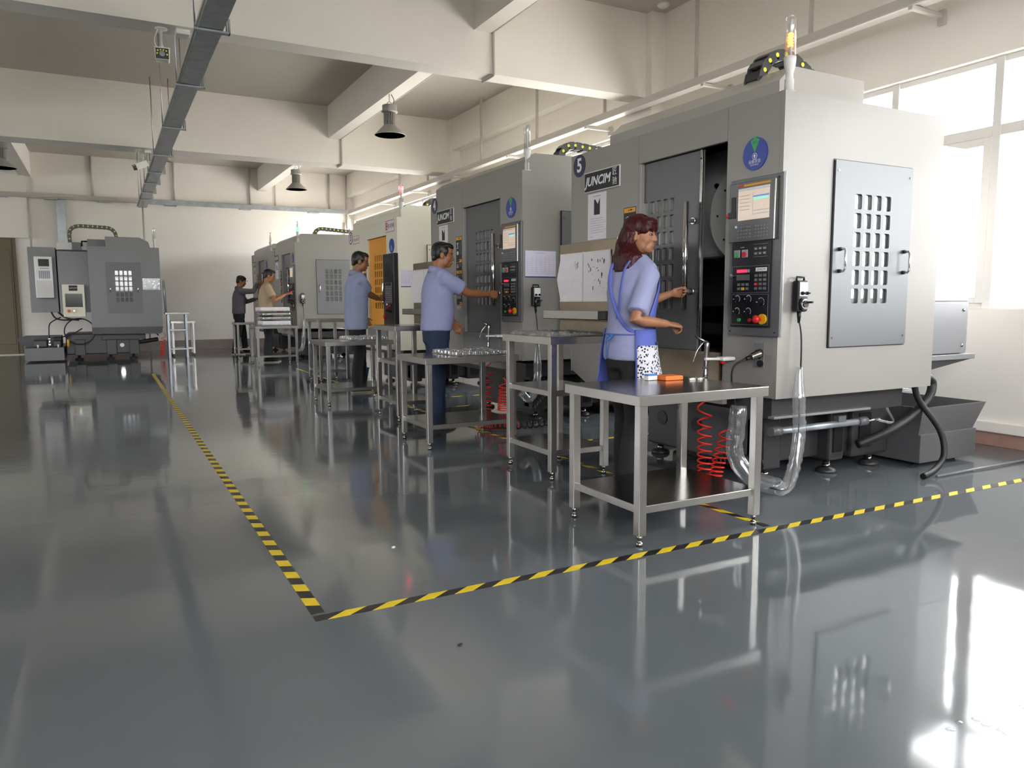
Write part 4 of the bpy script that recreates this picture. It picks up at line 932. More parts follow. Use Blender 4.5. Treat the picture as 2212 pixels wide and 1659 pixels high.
# step ladder and stool by the far left machine
LX0, LX1, LY = 1.20, 1.56, 18.25
r = empty('step_ladder', (1.38, 18.3, 0), 'aluminium step platform ladder standing beside far left machine', 'ladder')
m = MB().mat('galv').box(1.14, 1.63, 18.16, 18.50, .96, 1.0, .005); m.build('top_step', None, r)
for z in (.18, .60): MB().mat('galv').box(1.22, 1.56, 18.16, 18.30, z, z+.035, .004).build('step', None, r)
for x in (LX0, LX1):
    MB().mat('galv').obox((x, 18.2, .48), (0, .0, 1), (.48, .02, .02)).build('leg', None, r)
    MB().mat('galv').tube([(x, 18.45, .96), (x, 18.60, .0)], .02, 8).build('leg', None, r)
MB().mat('galv').tube([(1.16, 18.3, 1.0), (1.14, 18.3, 1.68), (1.15, 18.34, 1.70), (1.17, 18.38, 1.62), (1.18, 18.4, 1.0)], .016, 8).build('handrail', None, r)
table(1.28, 1.79, 18.7, 19.2, .80, [.2], 'low stainless stand partly hidden behind the step ladder', None, 'work_stand')
# blue bin and bits on the floor behind man at orange door
m = MB().mat('skyblue').lathe((3.15, 10.35, .12), (0, 0, 1), [(.06, 0), (.09, .16), (.095, .16), (.085, .15)], 16); m.mat('steel').cyl((3.15, 10.35, 0), (3.15, 10.35, .12), .02, None, 10); m.cyl((3.15, 10.35, 0), (3.15, 10.35, .01), .08, None, 16); small('waste_cup', m, 'blue cup on stem behind table of man at orange door', 'bin')
# ================================================================ machine on the far left, seen from its side
YS = 18.2
r6 = empty('machining_center', (.4, YS+1.1, 0), 'grey machining centre at far left with white operator box and black cable chain', 'machine')
S6 = frame((0, YS, 0), (1, 0, 0), (0, 0, 1), (0, -1, 0))
m = MB(S6).mat('mid'); m.plate([(-.27, .70), (1.09, .70), (1.09, 2.39), (-.27, 2.39)], [rrect(.08, .68, 1.03, 2.03, .01)[::-1]], -.03, 0); m.M = Matrix.Identity(4)
m.box(-.27, -.24, YS+.03, 20.3, .7, 2.39); m.box(1.06, 1.09, YS+.03, YS+.45, .7, 2.39); m.box(1.06, 1.09, YS+1.3, 20.3, .7, 2.39); m.box(1.06, 1.09, YS+.45, YS+1.3, 2.16, 2.39); m.box(-.24, 1.06, YS+.03, 20.3, 2.355, 2.385); m.box(-.24, 1.06, 20.27, 20.3, .7, 2.355)
m.prism([(.07, 2.388), (.07, 2.60), (.72, 2.60), (.89, 2.51), (.92, 2.388)], YS+.04, 20.2, 'y'); m.build('enclosure', None, r6)
MB().mat('dark').box(1.045, 1.075, YS+.45, YS+1.3, .86, 2.155).build('sliding_door', None, r6)
m = MB().mat('dark').box(-.265, .065, YS+.25, 19.6, 2.39, 2.55, .005); m.build('roof_box', None, r6)
m = MB().mat('inner').box(-.1, .3, YS+.9, 19.9, .8, 2.3); m.build('machine_column', None, r6)
wi6 = window_grid(.205, .545, 1.22, 1.90, 4, 6, .70, .82)
m = MB(S6).mat('dark'); m.plate(rrect(.045, .715, .99, 2.07, .005), wi6, .002, .012); D6 = m.build('side_door', None, r6)
MB(S6).mat('pane2').box(.19, .56, 1.20, 1.92, -.006, .0).build('side_window', None, D6)
for a in (.115, .64):
    m = MB(S6).mat('chrome'); m.tube([(a, 1.44, .012), (a, 1.44, .05), (a, 1.56, .05), (a, 1.56, .012)], .009, 8); m.build('side_handle', None, D6)
m = MB(S6).mat('clear').box(.735, 1.075, 1.49, 1.735, 0, .004); m.mat('wrap'); crumple(m, .74, 1.07, 1.495, 1.73, .002, .012, 12, 10, .01, 2); m.build('plastic_pocket', None, r6)
m = MB().mat('mid').box(-.83, -.27, YS+.25, 20.2, 1.02, 2.29, .006); m.mat('whitemetal').box(-.83, -.12, YS+.4, 19.9, 2.32, 2.48, .01); m.mat('dark').box(-.55, -.38, YS+.38, 19.0, 2.31, 2.485, .004); m.mat('black').box(-.82, -.27, YS+.35, 20., 2.285, 2.325); m.tube([(-.27, YS+.3, 2.50), (-.36, YS+.28, 2.50), (-.37, YS+.28, 2.40)], .02, 8); m.build('rear_column', None, r6)
m = MB().mat('mid').box(-1.36, -.86, YS+.45, 20.1, 1.02, 2.37, .006); m.build('electrical_cabinet', None, r6)
m = MB(S6).mat('white').box(-1.245, -.925, 1.32, 2.17, -.45, -.30, .01); m.mat('black').box(-1.17, -.98, 1.97, 2.12, -.30, -.295); m.mat('greyink')
for k in range(6): m.box(-1.17+k*.034, -1.148+k*.034, 1.72, 1.88, -.30, -.296)
m.box(-1.15, -.99, 1.92, 1.935, -.30, -.297); m.mat('whitemetal').box(-1.225, -.945, 1.34, 1.68, -.30, -.297); m.build('cooling_unit', None, r6)
m = MB(S6).mat('cream').box(-.765, -.365, .925, 1.595, -.25, .02, .008); H6 = m.build('operator_box', None, r6)
MB(S6).mat('screendark').box(-.72, -.41, 1.13, 1.405, .02, .024).build('screen', None, H6)
m = MB(S6).mat('ink').box(-.645, -.49, 1.465, 1.575, .02, .024); m.mat('whiteink').text('JUNCIM', -.5675, 1.52, .04, .0245); m.build('brand_plate', None, H6)
for a, mm in ((-.665, 'red'), (-.57, 'steel')): MB(S6).mat('estopyel').disc(a, 1.05, .035, .02, .028).mat(mm).disc(a, 1.05, .024, .028, .055).build('push_button', None, H6)
m = MB(S6).mat('iron'); m.prism([(-.27, .70), (1.09, .70), (1.07, .57), (1.02, .545), (-.27, .56)], -1.9, -.01, 'z'); m.M = Matrix.Identity(4)
m.box(-.78, .60, YS+.4, 20.1, .12, .56, .02); m.box(-.1, .75, YS+.3, YS+.4, .42, .54, .01)
for a in (-.62, -.02, .42): m.box(a, a+.2, YS+.34, YS+.42, .10, .44, .01)
m.mat('chrome').cyl((.28, YS+.40, .30), (.28, YS+.385, .30), .045, None, 16); m.build('base_casting', None, r6)
for a in (-.55, .05, .5): MB().mat('iron').lathe((a, YS+.55, 0), (0, 0, 1), [(.08, 0), (.08, .03), (.03, .04), (.03, .13)], 14).build('levelling_foot', None, r6)
chain(r6, [(-.58, 2.46), (-.585, 2.56), (-.585, 2.66), (-.565, 2.75), (-.50, 2.81), (-.41, 2.835)]+[(-.32+.088*k, 2.835-.003*k) for k in range(6)]+[(.20, 2.80), (.265, 2.74), (.29, 2.66), (.29, 2.56)], .10, YS+.5)
m = MB().mat('rubber'); m.tube(smooth([(-.88, YS+.5, 1.02), (-.72, YS+.15, .90), (-.5, YS+.1, .86)]), .02, 8); m.tube(smooth([(-1.0, YS+.4, 1.02), (-.92, YS+.2, .90), (-.75, YS+.15, .86), (-.45, YS+.2, .88)]), .016, 8)
P = [V((-.5+.28*math.cos(g*2*PI/40), YS+.12, .62+.27*math.sin(g*2*PI/40))) for g in range(41)]; m.tube(P, .012, 8); m.tube(smooth([(-.83, YS+.2, .92), (-1.02, YS+.1, .80), (-1.05, YS+.05, .62), (-1.05, YS+.05, .50)]), .012, 8); m.tube(smooth([(-1.0, YS+.15, .50), (-.7, YS+.1, .54), (-.45, YS+.12, .68)]), .012, 8); m.build('cable_bundle', None, r6)
m = MB().mat('rubber').cyl((.62, YS+.3, .36), (.98, YS+.15, .42), .045, None, 14); m.tube(smooth([(.7, YS+.2, .60), (.9, YS+.2, .59), (1.0, YS+.15, .50)]), .012, 8); m.build('drain_pipe', None, r6)
beacon(r6, 1.01, YS+.12, 2.39, None)
coil_hose(None, (1.09, YS-.02, .50), (1.04, YS-.05, .06), .045, 12, lead=.08, label='red coiled hose hanging at right corner of far left machine')
rt = empty('coolant_tank', (-1.1, YS+.6, 0), 'low dark coolant tank with chip tray beside far left machine', 'tank')
MB().mat('dark').box(-1.50, -.80, YS+.05, 19.3, .03, .30, .005).build('tank_body', None, rt)
m = MB().mat('iron'); m.prism([(-1.50, .29), (-1.66, .46), (-1.54, .52), (-.86, .52), (-.86, .29)], YS+.5, 19.4, 'y'); m.box(-1.35, -1.1, YS+.2, YS+.4, .30, .45, .02).box(-1.0, -.85, YS+.2, YS+.4, .30, .44, .02); m.build('chip_tray', None, rt)
m = MB().mat('chrome'); m.lathe((-1.05, YS+.12, .30), (0, 0, 1), [(.03, 0), (.03, .08), (.02, .09), (.02, .16), (.025, .17), (.025, .2)], 12); m.mat('whiteink').box(-1.28, -1.25, YS+.1, YS+.13, .30, .36).box(-.92, -.89, YS+.1, YS+.13, .30, .36); m.mat('estopyel').cyl((-.72, YS+.1, .30), (-.72, YS+.1, .46), .022, None, 12); m.build('pump_fittings', None, rt)
# ================================================================ things under the ceiling
r = empty('cable_tray', (.93, 13, 3.55), 'long galvanised cable tray running up the aisle under the beams', 'cable tray')
m = MB().mat('galv').box(.84, 1.04, 1.0, YF-.25, 3.555, 3.56); m.box(.84, .843, 1.0, YF-.25, 3.556, 3.63).box(1.037, 1.04, 1.0, YF-.25, 3.556, 3.63); m.mat('rubber')
for k in range(4): m.cyl((.88+k*.035, 1.0, 3.578), (.88+k*.035, YF-.3, 3.578), .013, None, 8)
m.build('tray_channel', None, r)
m = MB().mat('pvc').cyl((.822, 1.0, 3.58), (.822, YF-.3, 3.58), .011, None, 8); m.build('conduit', None, r)
for y in (1.9, 3.7, 5.5, 7.3, 9.2, 11.45, 13.6, 15.4, 16.8, 18.2, 19.4):
    m = MB().mat('galv').box(.80, 1.10, y-.03, y+.03, 3.532, 3.55, .002); m.box(1.085, 1.10, y-.03, y+.03, 3.532, 3.66, .002)
    top = (CB if (7.9 < y < 8.2 or 14.1 < y < 14.6) else ZC)-.002
    m.cyl((.812, y, 3.55), (.812, y, top), .008, None, 8).cyl((1.07, y, 3.55), (1.07, y, top), .006, None, 8); m.build('bracket', None, r)
r = empty('cable_tray', (0, YF-.15, 3.68), 'pale cable trunking along the end wall above the far machines', 'cable tray')
m = MB().mat('pvc').box(XL+.1, 6.1, YF-.20, YF-.06, 3.68, 3.785, .004); m.mat('galv').box(1.1, 6.1, YF-.215, YF-.2, 3.665, 3.78, .003); m.build('trunking', None, r)
MB().mat('pvc').tube([(XL+.2, YF-.22, 3.70), (.9, YF-.22, 3.70)], .014, 8).build('conduit', None, r)
for x in (-3.4, -2.0, -1.0, .1, 1.6, 3.4, 5.2): MB().mat('galv').box(x-.14, x+.14, YF-.22, YF-.002, 3.655, 3.678, .003).build('bracket', None, r)
r = empty('cable_tray', (6.0, 10, 3.58), 'white cable trunking along the window wall above the machines', 'cable tray')
m = MB().mat('pvc').box(5.92, 6.06, -3, 20.5, 3.575, 3.66, .004); m.build('trunking', None, r)
m = MB().mat('pvc').cyl((5.90, -3, 3.57), (5.90, 20.5, 3.57), .012, None, 8); m.build('conduit', None, r)
for y in (2.1, 4.15, 6.6, 8.9, 11.2, 13.4, 15.6, 17.8): 
    m = MB().mat('pvc').box(5.90, XW, y-.02, y+.02, 3.535, 3.57, .003); m.box(6.30, XW, y-.03, y+.03, 3.48, 3.6, .003); m.build('bracket', None, r)
for y, z in ((3.6, ZC), (5.24, ZC), (6.82, ZC), (8.6, 4.15), (10.4, 4.15), (12.36, 4.15), (14.9, 4.15), (16.6, 4.15)):
    MB().mat('pvc').box(5.99, 6.03, y-.012, y+.012, 3.64, z if z == ZC else ZC, .002).build('hanger', None, r)
CG = 'white conduits hanging at the end wall'
for x, lb in ((-.12, 'white conduit above far left machine'), (1.63, 'white conduit right of aisle cable tray on end wall'), (3.40, 'white conduit above grey machines on end wall'), (4.02, 'thin white conduit below far hanging lamp'), (5.42, 'white conduit near corner on end wall')):
    tag(MB().mat('pvc').cyl((x*1.044, YF-.05, 3.785), (x*1.044, YF-.05, ZC), .028 if x != 4.02 else .018, None, 10).build('conduit'), lb, 'conduit', CG)
tag(MB().mat('pvc').cyl((.95, YF-.25, .0), (.95, YF-.25, 3.66), .022, None, 10).build('conduit'), 'thin white pipe dropping from end wall trunking behind far left machine', 'conduit')
tag(MB().mat('pvc').cyl((-1.46, YF-.125, 2.35), (-1.46, YF-.125, 3.68), .02, None, 10).build('conduit'), 'thin white pipe above left cabinet of far left machine', 'conduit')
tag(MB().mat('galv').box(-.90, -.72, YF-.16, YF-.03, 2.30, 3.652, .004).build('cable_duct'), 'flat grey cable duct dropping behind far left machine', 'duct')
m = MB().mat('pvc').tube(smooth([(6.16, YF-.05, 3.60), (6.16, YF-.05, 3.30), (6.24, YF-.05, 3.2), (6.24, YF-.05, 2.0)]), .03, 10); m.tube(smooth([(6.16, YF-.05, 4.74), (6.16, YF-.05, 3.6)], 2), .03, 10); m.tube(smooth([(6.08, YF-.05, 3.45), (6.08, YF-.05, 2.0)], 2), .03, 10); tag(m.build('conduit'), 'pair of white pipes dropping in far right corner', 'conduit')
tag(MB().mat('pvc').tube(smooth([(3.995, 2.0, 4.20), (3.995, 7.82, 4.20), (3.99, 7.872, 4.17), (3.99, 7.872, 3.80), (3.99, 7.875, 3.735), (3.99, 7.92, 3.722), (3.99, 8.16, 3.722)], 6), .016, 10).build('conduit'), 'white conduit bending down nearest cross beam', 'conduit')
tag(MB().mat('pvc').tube(smooth([(3.995, 8.3, 4.20), (3.995, 14.04, 4.20), (3.99, 14.09, 4.17), (3.99, 14.095, 3.80), (3.99, 14.095, 3.735), (3.99, 14.13, 3.722), (3.99, 14.4, 3.722)], 6), .016, 10).build('conduit'), 'white conduit bending down the second cross beam', 'conduit')
def bay_lamp(x, y, z, top, label):
    r = empty('pendant_lamp', (x, y, z), label, 'lamp', 'bell shaped hall lamps')
    m = MB().mat('lampgrey'); m.lathe((x, y, z), (0, 0, 1), [(.225, 0), (.222, .008), (.215, .012), (.085, .145), (.07, .15), (.068, .147), (.205, .010), (.218, 0)], 36); m.build('lamp_shade', None, r)
    MB().mat('white').lathe((x, y, z), (0, 0, 1), [(.001, .004), (.21, .004), (.10, .12), (.001, .125)], 30).build('reflector', None, r)
    m = MB().mat('lampgrey').cyl((x, y, z+.145), (x, y, z+.32), .055, None, 20)
    for k in range(20):
        a = 2*PI*k/20; d = V((math.cos(a), math.sin(a), 0)); m.obox(V((x, y, z+.235))+d*.065, d, (.022, .003, .085))
    m.build('heat_sink', None, r)
    MB().mat('lampgrey').lathe((x, y, z), (0, 0, 1), [(.09, .32), (.118, .325), (.118, .335), (.105, .34), (.105, .42), (.095, .425), (.02, .428)], 26).build('driver_housing', None, r)
    m = MB().mat('galv').tube([(x-.04, y, z+.425), (x-.03, y, z+.46), (x, y, z+.475), (x+.03, y, z+.46), (x+.04, y, z+.425)], .006, 8); m.cyl((x, y, z+.475), (x, y, top), .007, None, 8); m.mat('rubber').tube(smooth([(x+.05, y, z+.42), (x+.07, y, z+.50), (x+.03, y, top)]), .005, 8); m.build('hook', None, r)
bay_lamp(3.78, 10.8, 3.60, 4.18, 'grey bell shaped hanging lamp nearest the viewer, under lengthwise beam')
bay_lamp(3.84, 17.2, 3.67, 4.18, 'small bell shaped hanging lamp in the far bay right of aisle')
bay_lamp(-1.42, 15.6, 3.48, 4.18, 'bell shaped hanging lamp at the left picture edge')
def camera_unit(x, y, top, z, yaw, tilt, label):
    r = empty('security_camera', (x, y, top), label, 'camera')
    m = MB().mat('white').lathe((x, y, top), (0, 0, -1), [(.055, 0), (.055, .006), (.02, .012), (.011, .02), (.011, top-z-.07)], 20); m.tube(smooth([(x-.03, y, top-.01), (x-.06, y, top-.10), (x-.05, y, z+.08), (x-.02, y, z+.05)]), .005, 6); m.ell((x, y, z+.07), (.02, .02, .02), None, 12, 8); m.build('mount', None, r)
    R = Matrix.Rotation(yaw, 3, 'Z') @ Matrix.Rotation(tilt, 3, 'Y')      # looks along local x
    f = R @ V((1, 0, 0)); u = R @ V((0, 1, 0)); v = R @ V((0, 0, 1)); F = frame((x, y, z), u, v, f)
    m = MB(F).mat('white').box(-.062, .062, -.05, .05, -.13, .09, .012); m.box(-.068, .068, .045, .055, -.14, .11, .004); b = m.build('camera_body', None, r)
    m = MB(F).mat('black').box(-.056, .056, -.044, .044, .085, .093, .004); m.mat('screendark').disc(0, 0, .024, .093, .098); m.mat('dot')
    for a, c in ((-.036, .026), (-.012, .032), (.012, .032), (.036, .026), (-.042, 0), (.042, -.005)): m.disc(a, c, .0075, .093, .096, 12)
    m.build('lens_face', None, b)
camera_unit(.60, 8.05, CB, 3.50, math.radians(-95), .12, 'white security camera with black face hanging under nearest cross beam')
camera_unit(.63, 14.35, CB, 3.48, math.radians(205), .45, 'white security camera hanging under the second cross beam')
tag(MB().mat('white').box(.72, .84, 7.96, 8.1, CB-.05, CB, .006).build('junction_box'), 'white junction box beside nearest security camera', 'junction box')
tag(MB().mat('white').box(.72, .82, 14.3, 14.42, CB-.05, CB, .006).build('junction_box'), 'white junction box beside the farther security camera', 'junction box')
tag(MB().mat('white').lathe((6.12, 7.55, ZC), (0, 0, -1), [(.075, 0), (.075, .02), (.05, .045), (.001, .048)], 24).build('smoke_detector'), 'round white smoke detector on ceiling near the column', 'smoke detector')
# ================================================================ people
def remesh(mb, name, mat_, parent, voxel, smooth_it=4, wrinkle=0., wf=(9, 9, 5), seed=0, adapt=0):
    o = mb.build('tmp', mat_, None, True); o.data.materials.clear()
    md = o.modifiers.new('r', 'REMESH'); md.mode = 'VOXEL'; md.voxel_size = voxel; md.use_smooth_shade = True
    ms = o.modifiers.new('s', 'SMOOTH'); ms.factor = .5; ms.iterations = smooth_it
    bpy.context.view_layer.update()
    me = bpy.data.meshes.new_from_object(o.evaluated_get(bpy.context.evaluated_depsgraph_get()))
    off = o.location.copy(); old = o.data; bpy.data.objects.remove(o); bpy.data.meshes.remove(old)
    rl = rootloc(parent)
    for v in me.vertices:
        p = v.co+off
        if wrinkle:
            q = V((p.x*wf[0]+seed, p.y*wf[1], p.z*wf[2])); n = noise.noise(q)+.5*noise.noise(q*2.1)
            n2 = noise.noise(V((p.x*4+p.z*5+seed, p.y*4, p.z*7-p.x*4)))
            p = p+v.normal*(wrinkle*(.7*n+1.3*n2))
        v.co = p-rl
    if wrinkle:
        bm = bmesh.new(); bm.from_mesh(me)
        for _ in range(2): bmesh.ops.smooth_vert(bm, verts=bm.verts[:], factor=.5, use_axis_x=True, use_axis_y=True, use_axis_z=True)
        bm.to_mesh(me); bm.free()
    me.materials.clear(); me.materials.append(M[mat_]); me.name = name
    me.polygons.foreach_set('use_smooth', [True]*len(me.polygons)); me.update()
    r = bpy.data.objects.new(name, me); COL.objects.link(r); r.parent = parent
    return r
def ik(s, t, a, b, hint):
    d = t-s; L = min(d.length, (a+b)*.999); d = d.normalized(); x = (a*a-b*b+L*L)/(2*L); h = math.sqrt(max(0, a*a-x*x))
    hn = (hint-d*hint.dot(d)).normalized(); return s+d*x+hn*h, s+d*L
def hand(mb, w, d, n, side, curl=(25, 30, 20), thumb=(.75, .55, .35), S=1., spread=.06):
    d = d.normalized(); n = (n-d*n.dot(d)).normalized(); t = d.cross(n) if side == 'R' else n.cross(d)
    rings = []
    for k, (l, hw, th, o) in enumerate(((-.03, .024, .019, 0), (0, .026, .017, 0), (.03, .036, .016, 0), (.06, .041, .014, 0), (.088, .040, .012, 0), (.097, .034, .009, 0))):
        rings.append((w+d*(l*S), t*(hw*S), n*(th*S)))
    mb.loft(rings, 14)
    for i, (o, L, r) in enumerate(((.029, .072, .0088), (.010, .080, .0090), (-.010, .075, .0086), (-.028, .060, .0078))):
        c = w+d*((.088-.004*abs(i-1))*S)+t*(o*S); a = 0; pts = [c-d*.012*S, c]; c2 = c
        fan = t*(o*spread/.03*1.0)
        for k, f in enumerate((.45, .30, .25)):
            a += math.radians(curl[k]*(1+.06*i)); q = (d*math.cos(a)+n*math.sin(a)+fan*.25).normalized(); c2 = c2+q*(L*f*S); pts.append(c2)
        mb.tube(pts, [r*S*1.02, r*S, r*S*.95, r*S*.88, r*S*.72], 10)
        mb.ell(c2, (r*.72*S,)*3, None, 8, 6)
    b = w+d*(.022*S)+t*(.024*S); q = (d*thumb[0]+t*thumb[1]+n*thumb[2]).normalized(); e1 = b+q*(.045*S); q2 = (q*.8+d*.35+n*.25).normalized(); e2 = e1+q2*(.032*S)
    mb.tube([b-q*.012*S, b, e1, e2], [.013*S, .013*S, .0105*S, .0082*S], 10); mb.ell(e2, (.0082*S,)*3, None, 8, 6)
def head_mesh(mb, c, R, S=1., female=False):
    def E(x, y, z, a, b, e, rot=None):
        mb.ell(c+R @ (V((x, y, z))*S), (a*S, b*S, e*S), R @ rot if rot else R, 18, 12)
    E(-.012, 0, .032, .096, .074, .082); E(.02, 0, -.012, .074, .064, .085)
    E(.030, 0, -.058, .058, .052 if not female else .048, .048); E(.056, 0, -.088, .032, .030, .022); E(.045, 0, -.075, .045, .042, .035)
    E(.068, 0, .035, .024, .052, .016); E(.02, 0, .06, .074, .06, .045)
    for s in (-1, 1):
        E(.050, s*.036, -.028, .030, .026, .032); E(.022, s*.045, -.058, .040, .018, .040)
        E(-.008, s*.074, -.006, .021, .008, .031); E(-.002, s*.074, -.028, .013, .008, .014)
    nb, nt_ = c+R @ (V((.086, 0, .012))*S), c+R @ (V((.104, 0, -.028))*S)
    mb.tube([nb, nb.lerp(nt_, .5), nt_], [.008*S, .0095*S, .0115*S], 12); mb.ell(nt_, (.0115*S,)*3, R, 12, 8)
    for s in (-1, 1): E(.093, s*.012, -.031, .012, .009, .008)
    E(.084, 0, -.060, .014, .026, .018)
def face_parts(root, body, c, R, S, hairmat, brow=True):
    for s in (-1, 1):
        m = MB().mat('eyewhite'); p = c+R @ (V((.079, s*.030, .002))*S); m.ell(p, (.0115*S, .0130*S, .0065*S), R, 14, 8)
        m.mat('iris'); m.ell(c+R @ (V((.0875, s*.031, .002))*S), (.005*S, .0062*S, .0064*S), R, 10, 6)
        m.mat(hairmat); P = [c+R @ (V((.0885-.010*abs(k)**1.5*.5, s*.030+k*.0065, .0085-.0018*k*k))*S) for k in (-2, -1, 0, 1, 2)]; m.tube(P, [.001, .0026, .003, .0026, .001], 6)
        m.build('eye', None, body)
        if brow:
            m = MB().mat(hairmat); P = [c+R @ (V((.092-.004*k*k*.5, s*.032+s*k*.0085, .026+.002*k-.0018*k*k))*S) for k in (-2, -1, 0, 1, 2)]; m.tube(P, [(.0015, .002), (.0035, .003), (.004, .003), (.003, .003), (.001, .001)], 6); m.build('eyebrow', None, body)
    m = MB().mat('lip'); P = [c+R @ (V((.0965-.0022*k*k, k*.0068, -.0575+.0008*k*k*(1 if abs(k) > 1 else -.5)))*S) for k in (-3, -2, -1, 0, 1, 2, 3)]; m.tube(P, [(.0008, .001), (.0032, .003), (.0042, .0035), (.0036, .0035), (.0042, .0035), (.0032, .003), (.0008, .001)], 8)
    P = [c+R @ (V((.0965-.0022*k*k, k*.006, -.0655+.0009*k*k))*S) for k in (-3, -2, -1, 0, 1, 2, 3)]; m.tube(P, [(.0008, .001), (.0035, .003), (.0046, .0038), (.005, .004), (.0046, .0038), (.0035, .003), (.0008, .001)], 8); m.build('lips', None, body)
TORSO_M = [(.78, .125, .178), (.84, .128, .178), (.90, .132, .178), (.98, .132, .174), (1.06, .130, .170), (1.15, .132, .174), (1.25, .134, .186), (1.33, .120, .190), (1.39, .100, .180), (1.43, .080, .135), (1.46, .064, .085), (1.485, .055, .060)]
TORSO_F = [(.78, .118, .172), (.84, .116, .172), (.90, .118, .172), (.98, .112, .158), (1.06, .104, .146), (1.15, .108, .150), (1.25, .122, .162), (1.33, .110, .170), (1.39, .092, .160), (1.43, .074, .118), (1.46, .058, .075), (1.485, .050, .054)]
def torso(mb, T, lean, S, grow, z0, z1, tor, n=28, belly=0.):
    rings = []
    for z, hd, hw in tor:
        if z < z0-1e-6 or z > z1+1e-6: continue
        cx = lean*max(0, z-.92)+belly*math.exp(-((z-1.06)/.12)**2)*.5
        b = belly*math.exp(-((z-1.06)/.12)**2)*.5
        rings.append((T(V((cx, 0, z))*S), T(V((hd+grow+b, 0, 0))*S, 0), T(V((0, hw+grow+b*.6, 0))*S, 0)))
    mb.loft(rings, n)
def person(loc, H, head_deg, label, shirt, trousers, R, L, hy=0., hp=0., lean=.0, female=False, sleeve='short', hair='short', hairmat='hairb', skin='skin', belly=0., shoe='shoe', stance=(0, 0), voxel=.0055, hem=.90, collar=True, torso_turn=0.):
    S = H/1.72; a = math.radians(head_deg); Rz = Matrix.Rotation(a, 3, 'Z'); base = V((*loc, 0))
    def T(p, w=1): q = Rz @ p; return base+q if w else q
    root = empty('person', base, label, 'person')
    tor = TORSO_F if female else TORSO_M; sw = .155 if female else .172
    body = MB(); torso(body, T, lean, S, -.014, .90, 1.485, tor, 24, belly)
    hc = T(V((lean*.62+.045+.0, 0, 1.605))*S); Rh = Rz @ Matrix.Rotation(math.radians(hy), 3, 'Z') @ Matrix.Rotation(math.radians(hp), 3, 'Y')
    nk0 = T(V((lean*.50-.005, 0, 1.40))*S); nk1 = hc+Rh @ (V((-.022, 0, -.04))*S)
    nr = .052 if female else .060
    body.tube([nk0, nk0.lerp(nk1, .5), nk1], [nr*1.25*S, nr*S, nr*.98*S], 18)
    head_mesh(body, hc, Rh, S, female)
    sleeves = MB(); joints = {}
    for side, sy, cfg in (('R', -1, R), ('L', 1, L)):
        sh = T(V((lean*.47, sy*sw, 1.355 if female else 1.385))*S); tgt, hint, hd, hn, kw = cfg
        tgt = V(tgt); el, wr = ik(sh, tgt, (.312 if female else .285)*S, .25*S, Rz @ V(hint)); joints[side] = (sh, el, wr)
        k = .88 if female else 1.
        body.tube([sh, sh.lerp(el, .3), sh.lerp(el, .7), el, el.lerp(wr, .3), el.lerp(wr, .7), wr], [x*S*k for x in (.050, .048, .043, .040, .041, .033, .026)], 16)
        hand(body, wr+(V(hd).normalized())*.01, V(hd), V(hn), side, S=S*(.92 if female else 1.), **kw)
        end = el.lerp(sh, .14 if female else .28) if sleeve == 'short' else None
        if sleeve == 'short':
            sleeves.tube([sh+(T(V((0, -sy*.05, -.01))*S, 0)), sh+(sh-el).normalized()*.0, sh.lerp(end, .4), end], [(.070*S, .066*S), (.070*S, .066*S), (.064*S, .060*S), (.066*S, .062*S)] if female else [(.075*S, .07*S), (.078*S, .072*S), (.074*S, .070*S), (.076*S, .072*S)], 20)
        else:
            sleeves.tube([sh+(T(V((0, -sy*.05, -.01))*S, 0)), sh, sh.lerp(el, .5), el, el.lerp(wr, .5), wr.lerp(el, .06)], [.075*S, .076*S, .066*S, .060*S, .052*S, .042*S], 18)
    # legs inside the trousers
    st = stance
    for sy, fx in ((-1, st[0]), (1, st[1])):
        hip = T(V((0, sy*.085, .88))*S); kn = T(V((fx*.5+.025, sy*.092, .48))*S); an = T(V((fx-.02, sy*.10, .085))*S)
        body.tube([hip, kn, an], [.06*S, .045*S, .032*S], 12); body.tube([an-V((0, 0, .04)), an+T(V((.10, 0, -.05))*S, 0)], [.03*S, .028*S], 10)
    B = remesh(body, 'body', skin, root, voxel, 4)
    face_parts(root, B, hc, Rh, S, hairmat)
    # shirt
    sb = MB(); torso(sb, T, lean, S, .017 if female else .011, hem-.02, 1.46, tor, 28, belly); k = len(sb.v)
    sb.v += sleeves.v; sb.f += [[q+k for q in f] for f in sleeves.f]; sb.mi += [0]*len(sleeves.f); sb.sm += sleeves.sm
    for sy in (-1, 1):
        p0 = T(V((lean*.52, sy*.05, 1.44))*S); p1 = T(V((lean*.48, sy*(sw-.01), 1.365 if female else 1.395))*S); sb.tube([p0, p0.lerp(p1, .5), p1], [.06*S, .066*S, .07*S], 16)
    SH = remesh(sb, 'jacket' if sleeve == 'long' else 'shirt', shirt, root, max(.010, voxel*1.6), 5, .0075, (11, 11, 6), loc[1])
    if collar:
        m = MB().mat(shirt); cc = T(V((lean*.54, 0, 1.462))*S); rr = []
        for h, g in ((-.03, .026), (.0, .014), (.02, .010), (.026, .016), (.0, .03), (-.035, .040)):
            rr.append((cc+V((0, 0, h))*S, T(V((nr+g, 0, .0))*S, 0)+V((0, 0, -.02)), T(V((0, nr+g, 0))*S, 0)))
        m.loft(rr, 26); m.build('collar', None, SH)
    # trousers
    tb = MB(); torso(tb, T, lean, S, -.006, .78, .98, tor, 26, belly*.6)
